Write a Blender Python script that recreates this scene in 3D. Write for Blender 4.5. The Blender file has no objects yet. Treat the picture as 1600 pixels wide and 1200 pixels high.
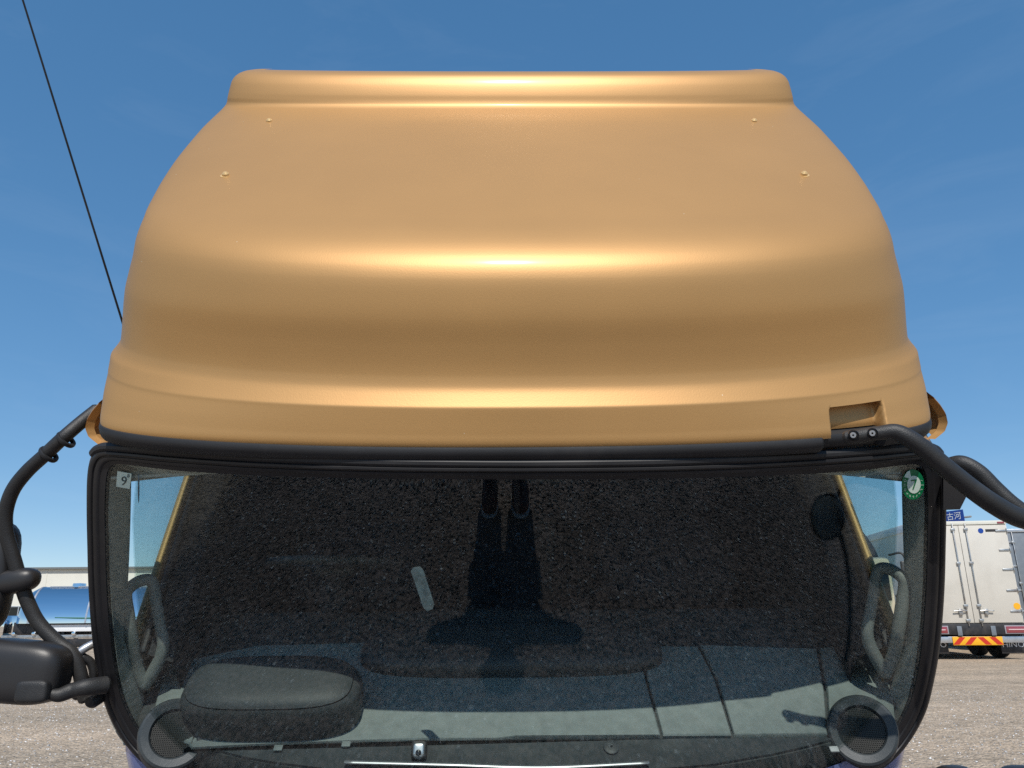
import bpy, bmesh, math, random
import numpy as np
from mathutils import Matrix
random.seed(7); rng = np.random.default_rng(11)
R = math.radians
sc = bpy.context.scene
col = sc.collection

# ------------------------------------------------------------------ camera, sky, sun, exposure
CAMZ = 1.2
PITCH = math.atan(362 / 1200)                 # horizon line at row 962 of 1200
cam_d = bpy.data.cameras.new('camera'); cam = bpy.data.objects.new('camera', cam_d); col.objects.link(cam)
cam.location = (0, 0, CAMZ); YAWC = 0.0135; X0 = .041; ROLL = .0087           # a little right, left of the truck's middle, slightly rolled
cam.matrix_world = Matrix.Translation((0, 0, CAMZ)) @ Matrix.Rotation(-YAWC, 4, 'Z') @ Matrix.Rotation(math.pi / 2 + PITCH, 4, 'X') @ Matrix.Rotation(-ROLL, 4, 'Z')
cam_d.sensor_width = 36; cam_d.lens = 27.0; cam_d.clip_start = 0.05; cam_d.clip_end = 5000
sc.camera = cam
SUN_EL, SUN_AZ = 48.0, 0.5                    # sun behind the photographer
world = bpy.data.worlds.new('World'); sc.world = world; world.use_nodes = True
wn = world.node_tree.nodes; wl = world.node_tree.links
bg = wn['Background']; sky = wn.new('ShaderNodeTexSky'); sky.sky_type = 'NISHITA'; sky.sun_disc = False
sky.sun_elevation = R(SUN_EL); sky.sun_rotation = R(180 + SUN_AZ)
sky.air_density = 1.0; sky.dust_density = 0.1; sky.ozone_density = 2.2; sky.altitude = 3000
gm = wn.new('ShaderNodeGamma'); gm.inputs[1].default_value = 0.5; wl.new(sky.outputs[0], gm.inputs[0])
hs = wn.new('ShaderNodeHueSaturation'); hs.inputs['Saturation'].default_value = 1.78; hs.inputs['Value'].default_value = 1.65; wl.new(gm.outputs[0], hs.inputs['Color'])
# faint high cirrus everywhere
wc = wn.new('ShaderNodeTexCoord'); wm = wn.new('ShaderNodeMapping'); wm.inputs['Scale'].default_value = (2.2, 2.2, 9); wm.inputs['Rotation'].default_value = (.25, .1, .4); wl.new(wc.outputs['Generated'], wm.inputs['Vector'])
wz = wn.new('ShaderNodeTexNoise'); wz.inputs['Scale'].default_value = 1.6; wz.inputs['Detail'].default_value = 8; wz.inputs['Roughness'].default_value = .62; wz.inputs['Distortion'].default_value = .8; wl.new(wm.outputs[0], wz.inputs['Vector'])
wr = wn.new('ShaderNodeMapRange'); wr.inputs[1].default_value = .5; wr.inputs[2].default_value = .85; wr.inputs[4].default_value = .05; wl.new(wz.outputs[0], wr.inputs[0])
wx = wn.new('ShaderNodeMix'); wx.data_type = 'RGBA'; wl.new(wr.outputs[0], wx.inputs[0]); wl.new(hs.outputs[0], wx.inputs[6]); wx.inputs[7].default_value = (4.2, 4.8, 5.4, 1)
wl.new(wx.outputs[2], bg.inputs[0]); bg.inputs[1].default_value = 0.15
sun_d = bpy.data.lights.new('sun', 'SUN'); sun = bpy.data.objects.new('sun', sun_d); col.objects.link(sun)
sun_d.energy = 3.6; sun_d.angle = R(0.53); sun_d.color = (1, 0.95, 0.87)
sun.rotation_euler = (R(90 - SUN_EL), 0, R(SUN_AZ)); sun.location = (0, -20, 20)
sc.view_settings.view_transform = 'Standard'; sc.view_settings.look = 'None'
sc.view_settings.gamma = 1; sc.view_settings.use_curve_mapping = False
sc.view_settings.exposure = 0.25
try:
    sc.cycles.use_denoising = False; sc.cycles.use_adaptive_sampling = False
    sc.cycles.transparent_max_bounces = 32; sc.cycles.max_bounces = 10
    sc.cycles.glossy_bounces = 6; sc.cycles.sample_clamp_indirect = 6
except Exception: pass

# ------------------------------------------------------------------ geometry helpers
sp, cp = math.sin(PITCH), math.cos(PITCH)
CAMP = np.array([0, 0, CAMZ]); syw, cyw = math.sin(YAWC), math.cos(YAWC); srl, crl = math.sin(ROLL), math.cos(ROLL)
def ray(px, py):
    a = (px - 800) / 1200; b = (600 - py) / 1200; u = a * crl + b * srl; v = b * crl - a * srl
    f = cp - v * sp; return np.array([u * cyw + f * syw, -u * syw + f * cyw, sp + v * cp])
def PZ(px, py, zc): return CAMP + ray(px, py) * zc
def PY(px, py, Y): r = ray(px, py); return CAMP + r * (Y / r[1])
def proj(p):
    q = np.asarray(p) - CAMP
    f = q[1] * cyw + q[0] * syw; r = q[0] * cyw - q[1] * syw
    zc = f * cp + q[2] * sp; vc = -f * sp + q[2] * cp
    u, v = r / zc, vc / zc
    return 800 + 1200 * (u * crl - v * srl), 600 - 1200 * (u * srl + v * crl)
def PC(py, Y):
    """point of the truck's middle plane seen in row py at distance Y"""
    v = (600 - py) / 1200; f = Y * cyw + X0 * syw
    return np.array([X0, Y, CAMZ + f * (v * cp + sp) / (cp - v * sp)])
def on_plane(px, py, p0, n):
    r = ray(px, py); return CAMP + r * (np.dot(np.asarray(p0) - CAMP, n) / np.dot(r, n))
def ground(px, py): return on_plane(px, py, (0, 0, 0), np.array([0, 0, 1.0]))
def catmull(pts, n):
    P = np.array(pts, float); m = len(P) - 1
    E = np.vstack([2 * P[0] - P[1], P, 2 * P[-1] - P[-2]])
    t = np.linspace(0, m, n); i = np.minimum(t.astype(int), m - 1); f = (t - i)[:, None]
    p0, p1, p2, p3 = E[i], E[i + 1], E[i + 2], E[i + 3]
    return 0.5 * (2 * p1 + (p2 - p0) * f + (2 * p0 - 5 * p1 + 4 * p2 - p3) * f ** 2 + (3 * p1 - p0 - 3 * p2 + p3) * f ** 3)
def pchip(xs, ys, xq):
    xs = np.array(xs, float); ys = np.array(ys, float); h = np.diff(xs); d = np.diff(ys) / h
    m = np.zeros(len(xs)); m[0], m[-1] = d[0], d[-1]
    for k in range(1, len(xs) - 1):
        if d[k - 1] * d[k] > 0:
            w1, w2 = 2 * h[k] + h[k - 1], h[k] + 2 * h[k - 1]; m[k] = (w1 + w2) / (w1 / d[k - 1] + w2 / d[k])
    i = np.clip(np.searchsorted(xs, xq) - 1, 0, len(xs) - 2); t = (xq - xs[i]) / h[i]
    return (2*t**3-3*t**2+1)*ys[i] + (t**3-2*t**2+t)*h[i]*m[i] + (-2*t**3+3*t**2)*ys[i+1] + (t**3-t**2)*h[i]*m[i+1]
def smooth(a, k=3):
    a = np.array(a, float)
    for _ in range(k): a[1:-1] = .25 * a[:-2] + .5 * a[1:-1] + .25 * a[2:]
    return a

BASE = {}                                      # world position of each thing's empty
def root_of(o):
    while o.parent: o = o.parent
    return o
def obj(name, verts, faces, mat, parent=None, smooth_angle=35, base=None):
    """verts in world space (or local to the thing when the thing is rotated)"""
    off = np.zeros(3)
    if parent is not None: off = np.array(BASE.get(root_of(parent).name, (0, 0, 0)))
    if base is not None: off = np.array(base)
    me = bpy.data.meshes.new(name)
    me.from_pydata([tuple(np.asarray(v, float) - off) for v in verts], [], [tuple(f) for f in faces])
    me.validate(); me.update()
    bm = bmesh.new(); bm.from_mesh(me); bmesh.ops.recalc_face_normals(bm, faces=bm.faces); bm.to_mesh(me); bm.free()
    if smooth_angle:
        me.polygons.foreach_set('use_smooth', [True] * len(me.polygons)); me.set_sharp_from_angle(angle=R(smooth_angle))
    if mat: me.materials.append(mat)
    o = bpy.data.objects.new(name, me); col.objects.link(o)
    if parent is not None: o.parent = parent
    elif base is not None: o.location = tuple(base)
    return o
def thing(name, label, cat, loc=(0, 0, 0), rotz=0, group=None, local=False):
    o = bpy.data.objects.new(name, None); col.objects.link(o); o.empty_display_size = .2
    o.location = tuple(loc); o.rotation_euler = (0, 0, rotz)
    o['label'] = label; o['category'] = cat
    if group: o['group'] = group
    BASE[o.name] = (0, 0, 0) if local else tuple(loc)
    return o
def tag(o, **k):
    for a, b in k.items(): o[a] = b
    return o
def merge(*ms):
    V, Fc = [], []
    for v, f in ms:
        n = len(V); V += [np.asarray(q, float) for q in v]; Fc += [tuple(i + n for i in g) for g in f]
    return V, Fc
def rbox(x0, x1, y0, y1, z0, z1, bev=0.0, seg=2):
    bm = bmesh.new(); bmesh.ops.create_cube(bm, size=1)
    for v in bm.verts:
        v.co = ((x0 + x1) / 2 + v.co.x * (x1 - x0), (y0 + y1) / 2 + v.co.y * (y1 - y0), (z0 + z1) / 2 + v.co.z * (z1 - z0))
    if bev > 0: bmesh.ops.bevel(bm, geom=list(bm.edges), offset=bev, segments=seg, affect='EDGES', profile=.5)
    bm.verts.index_update(); V = [tuple(v.co) for v in bm.verts]; Fc = [[v.index for v in f.verts] for f in bm.faces]; bm.free()
    return V, Fc
def xf(m, fn): return [fn(np.asarray(v, float)) for v in m[0]], m[1]
def grid(P, close_u=False, close_v=False):
    """P[i][j] points -> quads"""
    n, m = len(P), len(P[0]); V = [p for r in P for p in r]; Fc = []
    for i in range(n if close_u else n - 1):
        for j in range(m if close_v else m - 1):
            a, b = i, (i + 1) % n; c, d = j, (j + 1) % m
            Fc.append((a * m + c, a * m + d, b * m + d, b * m + c))
    return V, Fc
def tube(path, rad, seg=14, n=None, caps=True, flat=None, closed=False):
    """swept round (or flattened) tube; rad a number or one per key point"""
    key = np.array(path, float); rk = np.full(len(key), rad) if np.isscalar(rad) else np.array(rad, float)
    if n is None: n = max(2, (len(key) - 1) * 8 + 1)
    if len(key) > 2: pr = catmull(np.hstack([key, rk[:, None]]), n)
    else: pr = np.hstack([key, rk[:, None]])
    P, rr = pr[:, :3], pr[:, 3]
    T = np.gradient(P, axis=0); T /= np.linalg.norm(T, axis=1)[:, None]
    ref = np.array([0, 0, 1.0]) if abs(T[0][2]) < .9 else np.array([1.0, 0, 0])
    N = np.cross(T[0], ref); N /= np.linalg.norm(N); rows = []
    for i in range(len(P)):
        N = N - T[i] * np.dot(N, T[i]); N /= np.linalg.norm(N); B = np.cross(T[i], N)
        f = 1.0 if flat is None else flat
        rows.append([P[i] + rr[i] * (math.cos(a) * N + f * math.sin(a) * B) for a in np.linspace(0, 2 * math.pi, seg, endpoint=False)])
    V, Fc = grid(rows, close_v=True, close_u=closed)
    if caps and not closed:
        for e, s in ((0, -1), (len(P) - 1, 1)):
            # rounded end
            c = P[e] + s * T[e] * rr[e] * .5; k = len(V)
            V += [P[e] + s * T[e] * rr[e] * .35 + .75 * (q - P[e]) for q in rows[e]]; V.append(c)
            for j in range(seg):
                a, b = e * seg + j, e * seg + (j + 1) % seg
                Fc.append((a, b, k + (j + 1) % seg, k + j)); Fc.append((k + j, k + (j + 1) % seg, k + seg))
    return V, Fc
def lathe(prof, c, axis, seg=32, ref=None):
    """prof: (radius, height along axis)"""
    A = np.array(axis, float); A /= np.linalg.norm(A); c = np.array(c, float)
    r0 = np.array([0, 0, 1.0]) if ref is None else np.array(ref, float)
    if abs(np.dot(A, r0)) > .95: r0 = np.array([1.0, 0, 0])
    N = np.cross(A, r0); N /= np.linalg.norm(N); B = np.cross(A, N)
    rows = [[c + A * h + max(r, 1e-5) * (math.cos(a) * N + math.sin(a) * B) for a in np.linspace(0, 2 * math.pi, seg, endpoint=False)] for r, h in prof]
    return grid(rows, close_v=True)
def superell(c, ax, ay, az, e1=.5, e2=.5, n=28, m=16, v0=-1, v1=1):
    """superellipsoid with axis vectors ax, ay, az; v in -1..1 latitudes"""
    f = lambda t, e: math.copysign(abs(t) ** e, t)
    rows = []
    for v in np.linspace(v0 * math.pi / 2, v1 * math.pi / 2, m):
        rows.append([np.asarray(c) + f(math.cos(v), e1) * (f(math.cos(a), e2) * np.asarray(ax) + f(math.sin(a), e2) * np.asarray(ay)) + f(math.sin(v), e1) * np.asarray(az)
                     for a in np.linspace(-math.pi, math.pi, n, endpoint=False)])
    return grid(rows, close_v=True)
def text_mesh(s, size=1.0):
    cu = bpy.data.curves.new('t', 'FONT'); cu.body = s; cu.size = size; cu.align_x = 'CENTER'; cu.align_y = 'CENTER'; cu.resolution_u = 2
    o = bpy.data.objects.new('t', cu); col.objects.link(o)
    dg = bpy.context.evaluated_depsgraph_get(); me = bpy.data.meshes.new_from_object(o.evaluated_get(dg))
    V = [tuple(v.co) for v in me.vertices]; Fc = [tuple(p.vertices) for p in me.polygons]
    bpy.data.objects.remove(o); bpy.data.curves.remove(cu); bpy.data.meshes.remove(me)
    return V, Fc

# ------------------------------------------------------------------ materials
def mat(name, base, rough=.5, metal=0, var=0, vscale=8, bump=0, bscale=200, coat=0, coat_r=.1, rvar=0, spec=.5, dirt=None, dscale=3, damt=.4):
    m = bpy.data.materials.new(name); m.use_nodes = True; nt = m.node_tree; N, L = nt.nodes, nt.links
    b = N['Principled BSDF']; b.inputs['Base Color'].default_value = (*base, 1); b.inputs['Roughness'].default_value = rough
    b.inputs['Metallic'].default_value = metal; b.inputs['Coat Weight'].default_value = coat; b.inputs['Coat Roughness'].default_value = coat_r
    b.inputs['Specular IOR Level'].default_value = spec
    tc = N.new('ShaderNodeTexCoord')
    src = None
    if var:
        n = N.new('ShaderNodeTexNoise'); n.inputs['Scale'].default_value = vscale; n.inputs['Detail'].default_value = 6; L.new(tc.outputs['Object'], n.inputs['Vector'])
        r = N.new('ShaderNodeMapRange'); r.inputs[1].default_value = .3; r.inputs[2].default_value = .7; r.inputs[3].default_value = 1 - var; r.inputs[4].default_value = 1 + var; L.new(n.outputs[0], r.inputs[0])
        x = N.new('ShaderNodeMix'); x.data_type = 'RGBA'; x.blend_type = 'MULTIPLY'; x.inputs[0].default_value = 1; x.inputs[6].default_value = (*base, 1); L.new(r.outputs[0], x.inputs[7])
        src = x.outputs[2]
    if dirt:
        n = N.new('ShaderNodeTexNoise'); n.inputs['Scale'].default_value = dscale; n.inputs['Detail'].default_value = 8; n.inputs['Roughness'].default_value = .65; L.new(tc.outputs['Object'], n.inputs['Vector'])
        r = N.new('ShaderNodeMapRange'); r.inputs[1].default_value = .5; r.inputs[2].default_value = .75; r.inputs[4].default_value = damt; L.new(n.outputs[0], r.inputs[0])
        x = N.new('ShaderNodeMix'); x.data_type = 'RGBA'; L.new(r.outputs[0], x.inputs[0]); x.inputs[7].default_value = (*dirt, 1)
        if src: L.new(src, x.inputs[6])
        else: x.inputs[6].default_value = (*base, 1)
        src = x.outputs[2]
    if src: L.new(src, b.inputs['Base Color'])
    if rvar:
        n = N.new('ShaderNodeTexNoise'); n.inputs['Scale'].default_value = 6; n.inputs['Detail'].default_value = 5; L.new(tc.outputs['Object'], n.inputs['Vector'])
        r = N.new('ShaderNodeMapRange'); r.inputs[3].default_value = rough - rvar; r.inputs[4].default_value = rough + rvar; L.new(n.outputs[0], r.inputs[0]); L.new(r.outputs[0], b.inputs['Roughness'])
    if bump:
        n = N.new('ShaderNodeTexNoise'); n.inputs['Scale'].default_value = bscale; n.inputs['Detail'].default_value = 3; L.new(tc.outputs['Object'], n.inputs['Vector'])
        bp = N.new('ShaderNodeBump'); bp.inputs['Strength'].default_value = bump; bp.inputs['Distance'].default_value = .002; L.new(n.outputs[0], bp.inputs['Height']); L.new(bp.outputs[0], b.inputs['Normal'])
    return m
def glass_mat(name, tint, dust=.0015, f0=.042):
    m = bpy.data.materials.new(name); m.use_nodes = True; nt = m.node_tree; N, L = nt.nodes, nt.links
    N.remove(N['Principled BSDF']); out = N['Material Output']
    tr = N.new('ShaderNodeBsdfTransparent'); tr.inputs[0].default_value = (*tint, 1)
    gl = N.new('ShaderNodeBsdfGlossy'); gl.inputs['Roughness'].default_value = 0; gl.inputs[0].default_value = (.88, .96, 1, 1)
    lw = N.new('ShaderNodeLayerWeight'); lw.inputs[0].default_value = .5
    pw = N.new('ShaderNodeMath'); pw.operation = 'POWER'; L.new(lw.outputs['Facing'], pw.inputs[0]); pw.inputs[1].default_value = 5
    mr = N.new('ShaderNodeMapRange'); mr.inputs[3].default_value = f0; mr.inputs[4].default_value = 1; L.new(pw.outputs[0], mr.inputs[0])
    mx = N.new('ShaderNodeMixShader'); L.new(mr.outputs[0], mx.inputs[0]); L.new(tr.outputs[0], mx.inputs[1]); L.new(gl.outputs[0], mx.inputs[2])
    last = mx.outputs[0]
    if dust:
        tc = N.new('ShaderNodeTexCoord'); n = N.new('ShaderNodeTexNoise'); n.inputs['Scale'].default_value = 5; n.inputs['Detail'].default_value = 8; n.inputs['Roughness'].default_value = .6
        L.new(tc.outputs['Object'], n.inputs['Vector'])
        v = N.new('ShaderNodeTexVoronoi'); v.inputs['Scale'].default_value = 45; L.new(tc.outputs['Object'], v.inputs['Vector'])
        s = N.new('ShaderNodeMapRange'); s.inputs[1].default_value = .0; s.inputs[2].default_value = .10; s.inputs[3].default_value = .012; s.inputs[4].default_value = 0; L.new(v.outputs[0], s.inputs[0])
        r = N.new('ShaderNodeMapRange'); r.inputs[1].default_value = .35; r.inputs[2].default_value = .75; r.inputs[3].default_value = dust * .4; r.inputs[4].default_value = dust * 1.8; L.new(n.outputs[0], r.inputs[0])
        ad = N.new('ShaderNodeMath'); ad.operation = 'ADD'; L.new(r.outputs[0], ad.inputs[0]); L.new(s.outputs[0], ad.inputs[1])
        df = N.new('ShaderNodeBsdfDiffuse'); df.inputs[0].default_value = (.5, .5, .48, 1)
        m2 = N.new('ShaderNodeMixShader'); L.new(ad.outputs[0], m2.inputs[0]); L.new(last, m2.inputs[1]); L.new(df.outputs[0], m2.inputs[2]); last = m2.outputs[0]
    L.new(last, out.inputs[0]); return m

def gold_mat():
    m = mat('gold_metallic_paint', (.462, .258, .094), rough=.48, metal=.40, var=.04, vscale=2.5, coat=.06, coat_r=.13)
    N, L = m.node_tree.nodes, m.node_tree.links; b = N['Principled BSDF']; tc = N.new('ShaderNodeTexCoord')
    n = N.new('ShaderNodeTexNoise'); n.inputs['Scale'].default_value = 260; n.inputs['Detail'].default_value = 2; L.new(tc.outputs['Object'], n.inputs['Vector'])
    n2 = N.new('ShaderNodeTexNoise'); n2.inputs['Scale'].default_value = 3.2; n2.inputs['Detail'].default_value = 3; L.new(tc.outputs['Object'], n2.inputs['Vector'])
    ad = N.new('ShaderNodeMath'); ad.operation = 'MULTIPLY_ADD'; L.new(n2.outputs[0], ad.inputs[0]); ad.inputs[1].default_value = 2.2; L.new(n.outputs[0], ad.inputs[2])
    bp = N.new('ShaderNodeBump'); bp.inputs['Strength'].default_value = .05; bp.inputs['Distance'].default_value = .003; L.new(ad.outputs[0], bp.inputs['Height']); L.new(bp.outputs[0], b.inputs['Normal'])
    # a few pale stone chips
    v = N.new('ShaderNodeTexVoronoi'); v.inputs['Scale'].default_value = 22; L.new(tc.outputs['Object'], v.inputs['Vector'])
    sx = N.new('ShaderNodeSeparateColor'); L.new(v.outputs['Color'], sx.inputs[0])
    c1 = N.new('ShaderNodeMath'); c1.operation = 'LESS_THAN'; L.new(v.outputs['Distance'], c1.inputs[0]); c1.inputs[1].default_value = .035
    c2 = N.new('ShaderNodeMath'); c2.operation = 'GREATER_THAN'; L.new(sx.outputs[0], c2.inputs[0]); c2.inputs[1].default_value = .9
    c3 = N.new('ShaderNodeMath'); c3.operation = 'MULTIPLY'; L.new(c1.outputs[0], c3.inputs[0]); L.new(c2.outputs[0], c3.inputs[1])
    old = b.inputs['Base Color'].links[0].from_socket; mx = N.new('ShaderNodeMix'); mx.data_type = 'RGBA'; L.new(c3.outputs[0], mx.inputs[0]); L.new(old, mx.inputs[6]); mx.inputs[7].default_value = (.62, .5, .35, 1); L.new(mx.outputs[2], b.inputs['Base Color'])
    return m
M = dict(
    gold=gold_mat(),
    rubber=mat('black_rubber', (.018, .018, .02), .55, bump=.15, bscale=300, var=.2, dirt=(.07, .065, .06), dscale=4, damt=.3),
    seal=mat('windscreen_seal_rubber', (.012, .012, .014), .42, var=.2, dirt=(.05, .047, .045), dscale=6, damt=.3),
    plastic=mat('black_textured_plastic', (.02, .02, .021), .5, bump=.5, bscale=420, var=.15, dirt=(.075, .07, .065), dscale=10, damt=.35),
    housing=mat('black_mirror_housing', (.022, .021, .022), .42, bump=.12, bscale=500, var=.1, dirt=(.09, .085, .08), dscale=5, damt=.3),
    dash=mat('grey_green_dash_vinyl', (.185, .212, .205), .6, bump=.6, bscale=330, var=.12, vscale=30, dirt=(.28, .29, .27), dscale=9, damt=.25),
    dash_lower=mat('lower_dash_plastic', (.032, .04, .045), .5, bump=.25, bscale=400, var=.12, dirt=(.13, .135, .13), dscale=14, damt=.35),
    hood=mat('instrument_hood_vinyl', (.04, .046, .048), .55, bump=.4, bscale=330, var=.1),
    pillar=mat('pillar_trim_grey', (.31, .33, .31), .6, bump=.35, bscale=350, var=.1, dirt=(.14, .15, .14), dscale=8, damt=.4),
    dark=mat('dark_cabin_trim', (.012, .013, .015), .8, var=.2),
    seat=mat('dark_blue_seat_fabric', (.018, .022, .03), .85, bump=.3, bscale=250, var=.2),
    screen=mat('black_screen', (.006, .007, .009), .12),
    grille=mat('speaker_grille_metal', (.05, .048, .042), .45, metal=.5),
    glass=glass_mat('windscreen_glass', (.955, .985, .972)),
    sideglass=glass_mat('door_glass', (.86, .96, .95), dust=0),
    chrome=mat('chrome', (.85, .86, .88), .06, metal=1, rvar=.03),
    steel=mat('galvanised_steel', (.45, .46, .46), .4, metal=.8, var=.15, dirt=(.16, .07, .025), dscale=5, damt=.7),
    sky_blue_panel=mat('front_panel_painted_sky_reflection', (.22, .27, .55), .12, metal=.35, coat=1, coat_r=.03),  # blue of the reflected sky painted into the panel's base colour
    stk_green=mat('sticker_green', (.0, .16, .055), .4), stk_white=mat('sticker_white', (.62, .72, .62), .5), ink=mat('sticker_ink', (.02, .05, .06), .5),
    stk_cream=mat('sticker_cream', (.62, .70, .58), .5),
    tag=mat('blue_grey_strip', (.10, .135, .15), .7, var=.4, vscale=60),
    white=mat('white_van_panel', (.61, .575, .51), .35, var=.03, vscale=1.5, dirt=(.48, .44, .38), dscale=1.2, damt=.5),
    greytruck=mat('slate_grey_panel', (.16, .185, .215), .4, var=.08, dirt=(.25, .24, .23), dscale=2, damt=.3),
    under=mat('dark_chassis_paint', (.02, .02, .023), .5, var=.3, dirt=(.12, .10, .085), dscale=3, damt=.5),
    lampred=mat('tail_lamp_red', (.28, .05, .06), .15, coat=1), lampclear=mat('tail_lamp_strip', (.75, .55, .55), .2, coat=1), lampframe=mat('lamp_frame_grey', (.32, .30, .33), .35),
    alu=mat('brushed_aluminium', (.5, .52, .55), .35, metal=.7, var=.1), yellow=mat('reflector_yellow', (.85, .42, .02), .35), red=mat('reflector_red', (.55, .03, .015), .35),
    signblue=mat('road_sign_blue', (.01, .055, .30), .35), signwhite=mat('road_sign_white', (.75, .77, .8), .4), pole=mat('sign_pole_grey', (.35, .35, .34), .5, metal=.4),
    tyre=mat('tyre_rubber', (.02, .02, .02), .75, bump=.3, bscale=60), rust=mat('rusty_steel', (.16, .07, .03), .7, var=.4, vscale=30),
    wall=mat('cream_wall_panel', (.66, .65, .58), .5, var=.04, vscale=.6), roofmetal=mat('grey_roof_edge', (.14, .15, .15), .5, var=.1),
    beige=mat('beige_cab_paint', (.55, .46, .33), .3, coat=.5, var=.05), black=mat('faded_black_paint', (.012, .014, .018), .5, dirt=(.06, .06, .06), dscale=1.5, damt=.4),
    green=mat('green_hose', (.02, .12, .08), .5),
    skin=mat('skin', (.45, .27, .19), .5), jacket=mat('navy_work_jacket', (.025, .03, .045), .85, bump=.3), trousers=mat('dark_trousers', (.02, .021, .026), .85, bump=.3), shoe=mat('maroon_shoe', (.09, .02, .025), .6), sole=mat('white_sole', (.6, .6, .58), .7), hair=mat('black_hair', (.012, .011, .01), .6),
    handle=mat('grab_handle_grey', (.17, .185, .175), .55, bump=.3, bscale=350, var=.1),
    boltm=mat('gold_painted_bolt', (.75, .5, .22), .3, metal=.3),
    stone=None)
def ground_mat():
    m = bpy.data.materials.new('gravel_yard'); m.use_nodes = True; N, L = m.node_tree.nodes, m.node_tree.links; b = N['Principled BSDF']; b.inputs['Roughness'].default_value = .9
    b.inputs['Specular IOR Level'].default_value = .2
    tc = N.new('ShaderNodeTexCoord')
    def noise(s, d=6, r=.6):
        n = N.new('ShaderNodeTexNoise'); n.inputs['Scale'].default_value = s; n.inputs['Detail'].default_value = d; n.inputs['Roughness'].default_value = r; L.new(tc.outputs['Object'], n.inputs['Vector']); return n
    big = noise(1.0, 6); mp = N.new('ShaderNodeMapping'); mp.inputs['Scale'].default_value = (.10, .75, 1); L.new(tc.outputs['Object'], mp.inputs['Vector']); L.new(mp.outputs[0], big.inputs['Vector']); mid = noise(3.5, 8, .7); vor = N.new('ShaderNodeTexVoronoi'); vor.inputs['Scale'].default_value = 42; L.new(tc.outputs['Object'], vor.inputs['Vector'])
    vor2 = N.new('ShaderNodeTexVoronoi'); vor2.inputs['Scale'].default_value = 17; L.new(tc.outputs['Object'], vor2.inputs['Vector'])
    cr = N.new('ShaderNodeValToRGB'); cr.color_ramp.elements[0].position = .35; cr.color_ramp.elements[0].color = (.39, .317, .236, 1); cr.color_ramp.elements[1].position = .68; cr.color_ramp.elements[1].color = (.58, .478, .365, 1); L.new(mid.outputs[0], cr.inputs[0])
    cb = N.new('ShaderNodeValToRGB'); cb.color_ramp.elements[0].position = .35; cb.color_ramp.elements[0].color = (.78, .76, .74, 1); cb.color_ramp.elements[1].position = .65; cb.color_ramp.elements[1].color = (1.06, 1.0, .95, 1); L.new(big.outputs[0], cb.inputs[0])
    x = N.new('ShaderNodeMix'); x.data_type = 'RGBA'; x.blend_type = 'MULTIPLY'; x.inputs[0].default_value = 1; L.new(cr.outputs[0], x.inputs[6]); L.new(cb.outputs[0], x.inputs[7])
    # the spread of darker crushed stone in front of the truck
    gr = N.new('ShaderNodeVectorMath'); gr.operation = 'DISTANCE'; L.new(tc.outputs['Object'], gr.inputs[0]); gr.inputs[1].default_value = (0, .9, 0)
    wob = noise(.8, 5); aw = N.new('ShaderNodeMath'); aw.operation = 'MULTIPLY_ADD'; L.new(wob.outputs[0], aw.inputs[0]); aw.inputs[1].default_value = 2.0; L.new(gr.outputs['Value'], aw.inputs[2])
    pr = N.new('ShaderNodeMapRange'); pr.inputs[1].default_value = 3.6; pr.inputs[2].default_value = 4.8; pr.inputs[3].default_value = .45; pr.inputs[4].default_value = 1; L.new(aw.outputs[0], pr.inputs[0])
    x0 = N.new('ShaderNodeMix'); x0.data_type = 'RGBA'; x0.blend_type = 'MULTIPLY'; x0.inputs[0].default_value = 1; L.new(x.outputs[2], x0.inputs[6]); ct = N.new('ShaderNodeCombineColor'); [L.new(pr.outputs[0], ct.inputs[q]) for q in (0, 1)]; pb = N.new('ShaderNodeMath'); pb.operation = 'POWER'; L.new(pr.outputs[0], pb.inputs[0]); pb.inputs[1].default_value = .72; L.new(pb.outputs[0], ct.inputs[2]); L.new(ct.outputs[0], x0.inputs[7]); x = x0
    # single pale and dark stones
    sr = N.new('ShaderNodeSeparateColor'); L.new(vor.outputs['Color'], sr.inputs[0])
    mr = N.new('ShaderNodeMapRange'); mr.inputs[3].default_value = .62; mr.inputs[4].default_value = 1.45; L.new(sr.outputs[0], mr.inputs[0])
    x2 = N.new('ShaderNodeMix'); x2.data_type = 'RGBA'; x2.blend_type = 'MULTIPLY'; x2.inputs[0].default_value = .8; L.new(x.outputs[2], x2.inputs[6]); L.new(mr.outputs[0], x2.inputs[7]); L.new(x2.outputs[2], b.inputs['Base Color'])
    ad = N.new('ShaderNodeMath'); ad.operation = 'ADD'; L.new(vor.outputs[0], ad.inputs[0]); L.new(vor2.outputs[0], ad.inputs[1])
    bp = N.new('ShaderNodeBump'); bp.inputs['Strength'].default_value = .9; bp.inputs['Distance'].default_value = -.02; L.new(ad.outputs[0], bp.inputs['Height']); L.new(bp.outputs[0], b.inputs['Normal'])
    return m
def stone_mat():
    m = bpy.data.materials.new('gravel_stone'); m.use_nodes = True; N, L = m.node_tree.nodes, m.node_tree.links; b = N['Principled BSDF']; b.inputs['Roughness'].default_value = .85
    at = N.new('ShaderNodeAttribute'); at.attribute_name = 'tone'
    cr = N.new('ShaderNodeValToRGB'); e = cr.color_ramp.elements; e[0].color = (.03, .031, .034, 1); e[1].color = (.80, .79, .78, 1)
    k = e.new(.45); k.color = (.15, .15, .15, 1); k = e.new(.75); k.color = (.40, .395, .39, 1)
    L.new(at.outputs['Fac'], cr.inputs[0]); L.new(cr.outputs[0], b.inputs['Base Color']); return m
M['ground'] = ground_mat(); M['stone'] = stone_mat()

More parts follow.
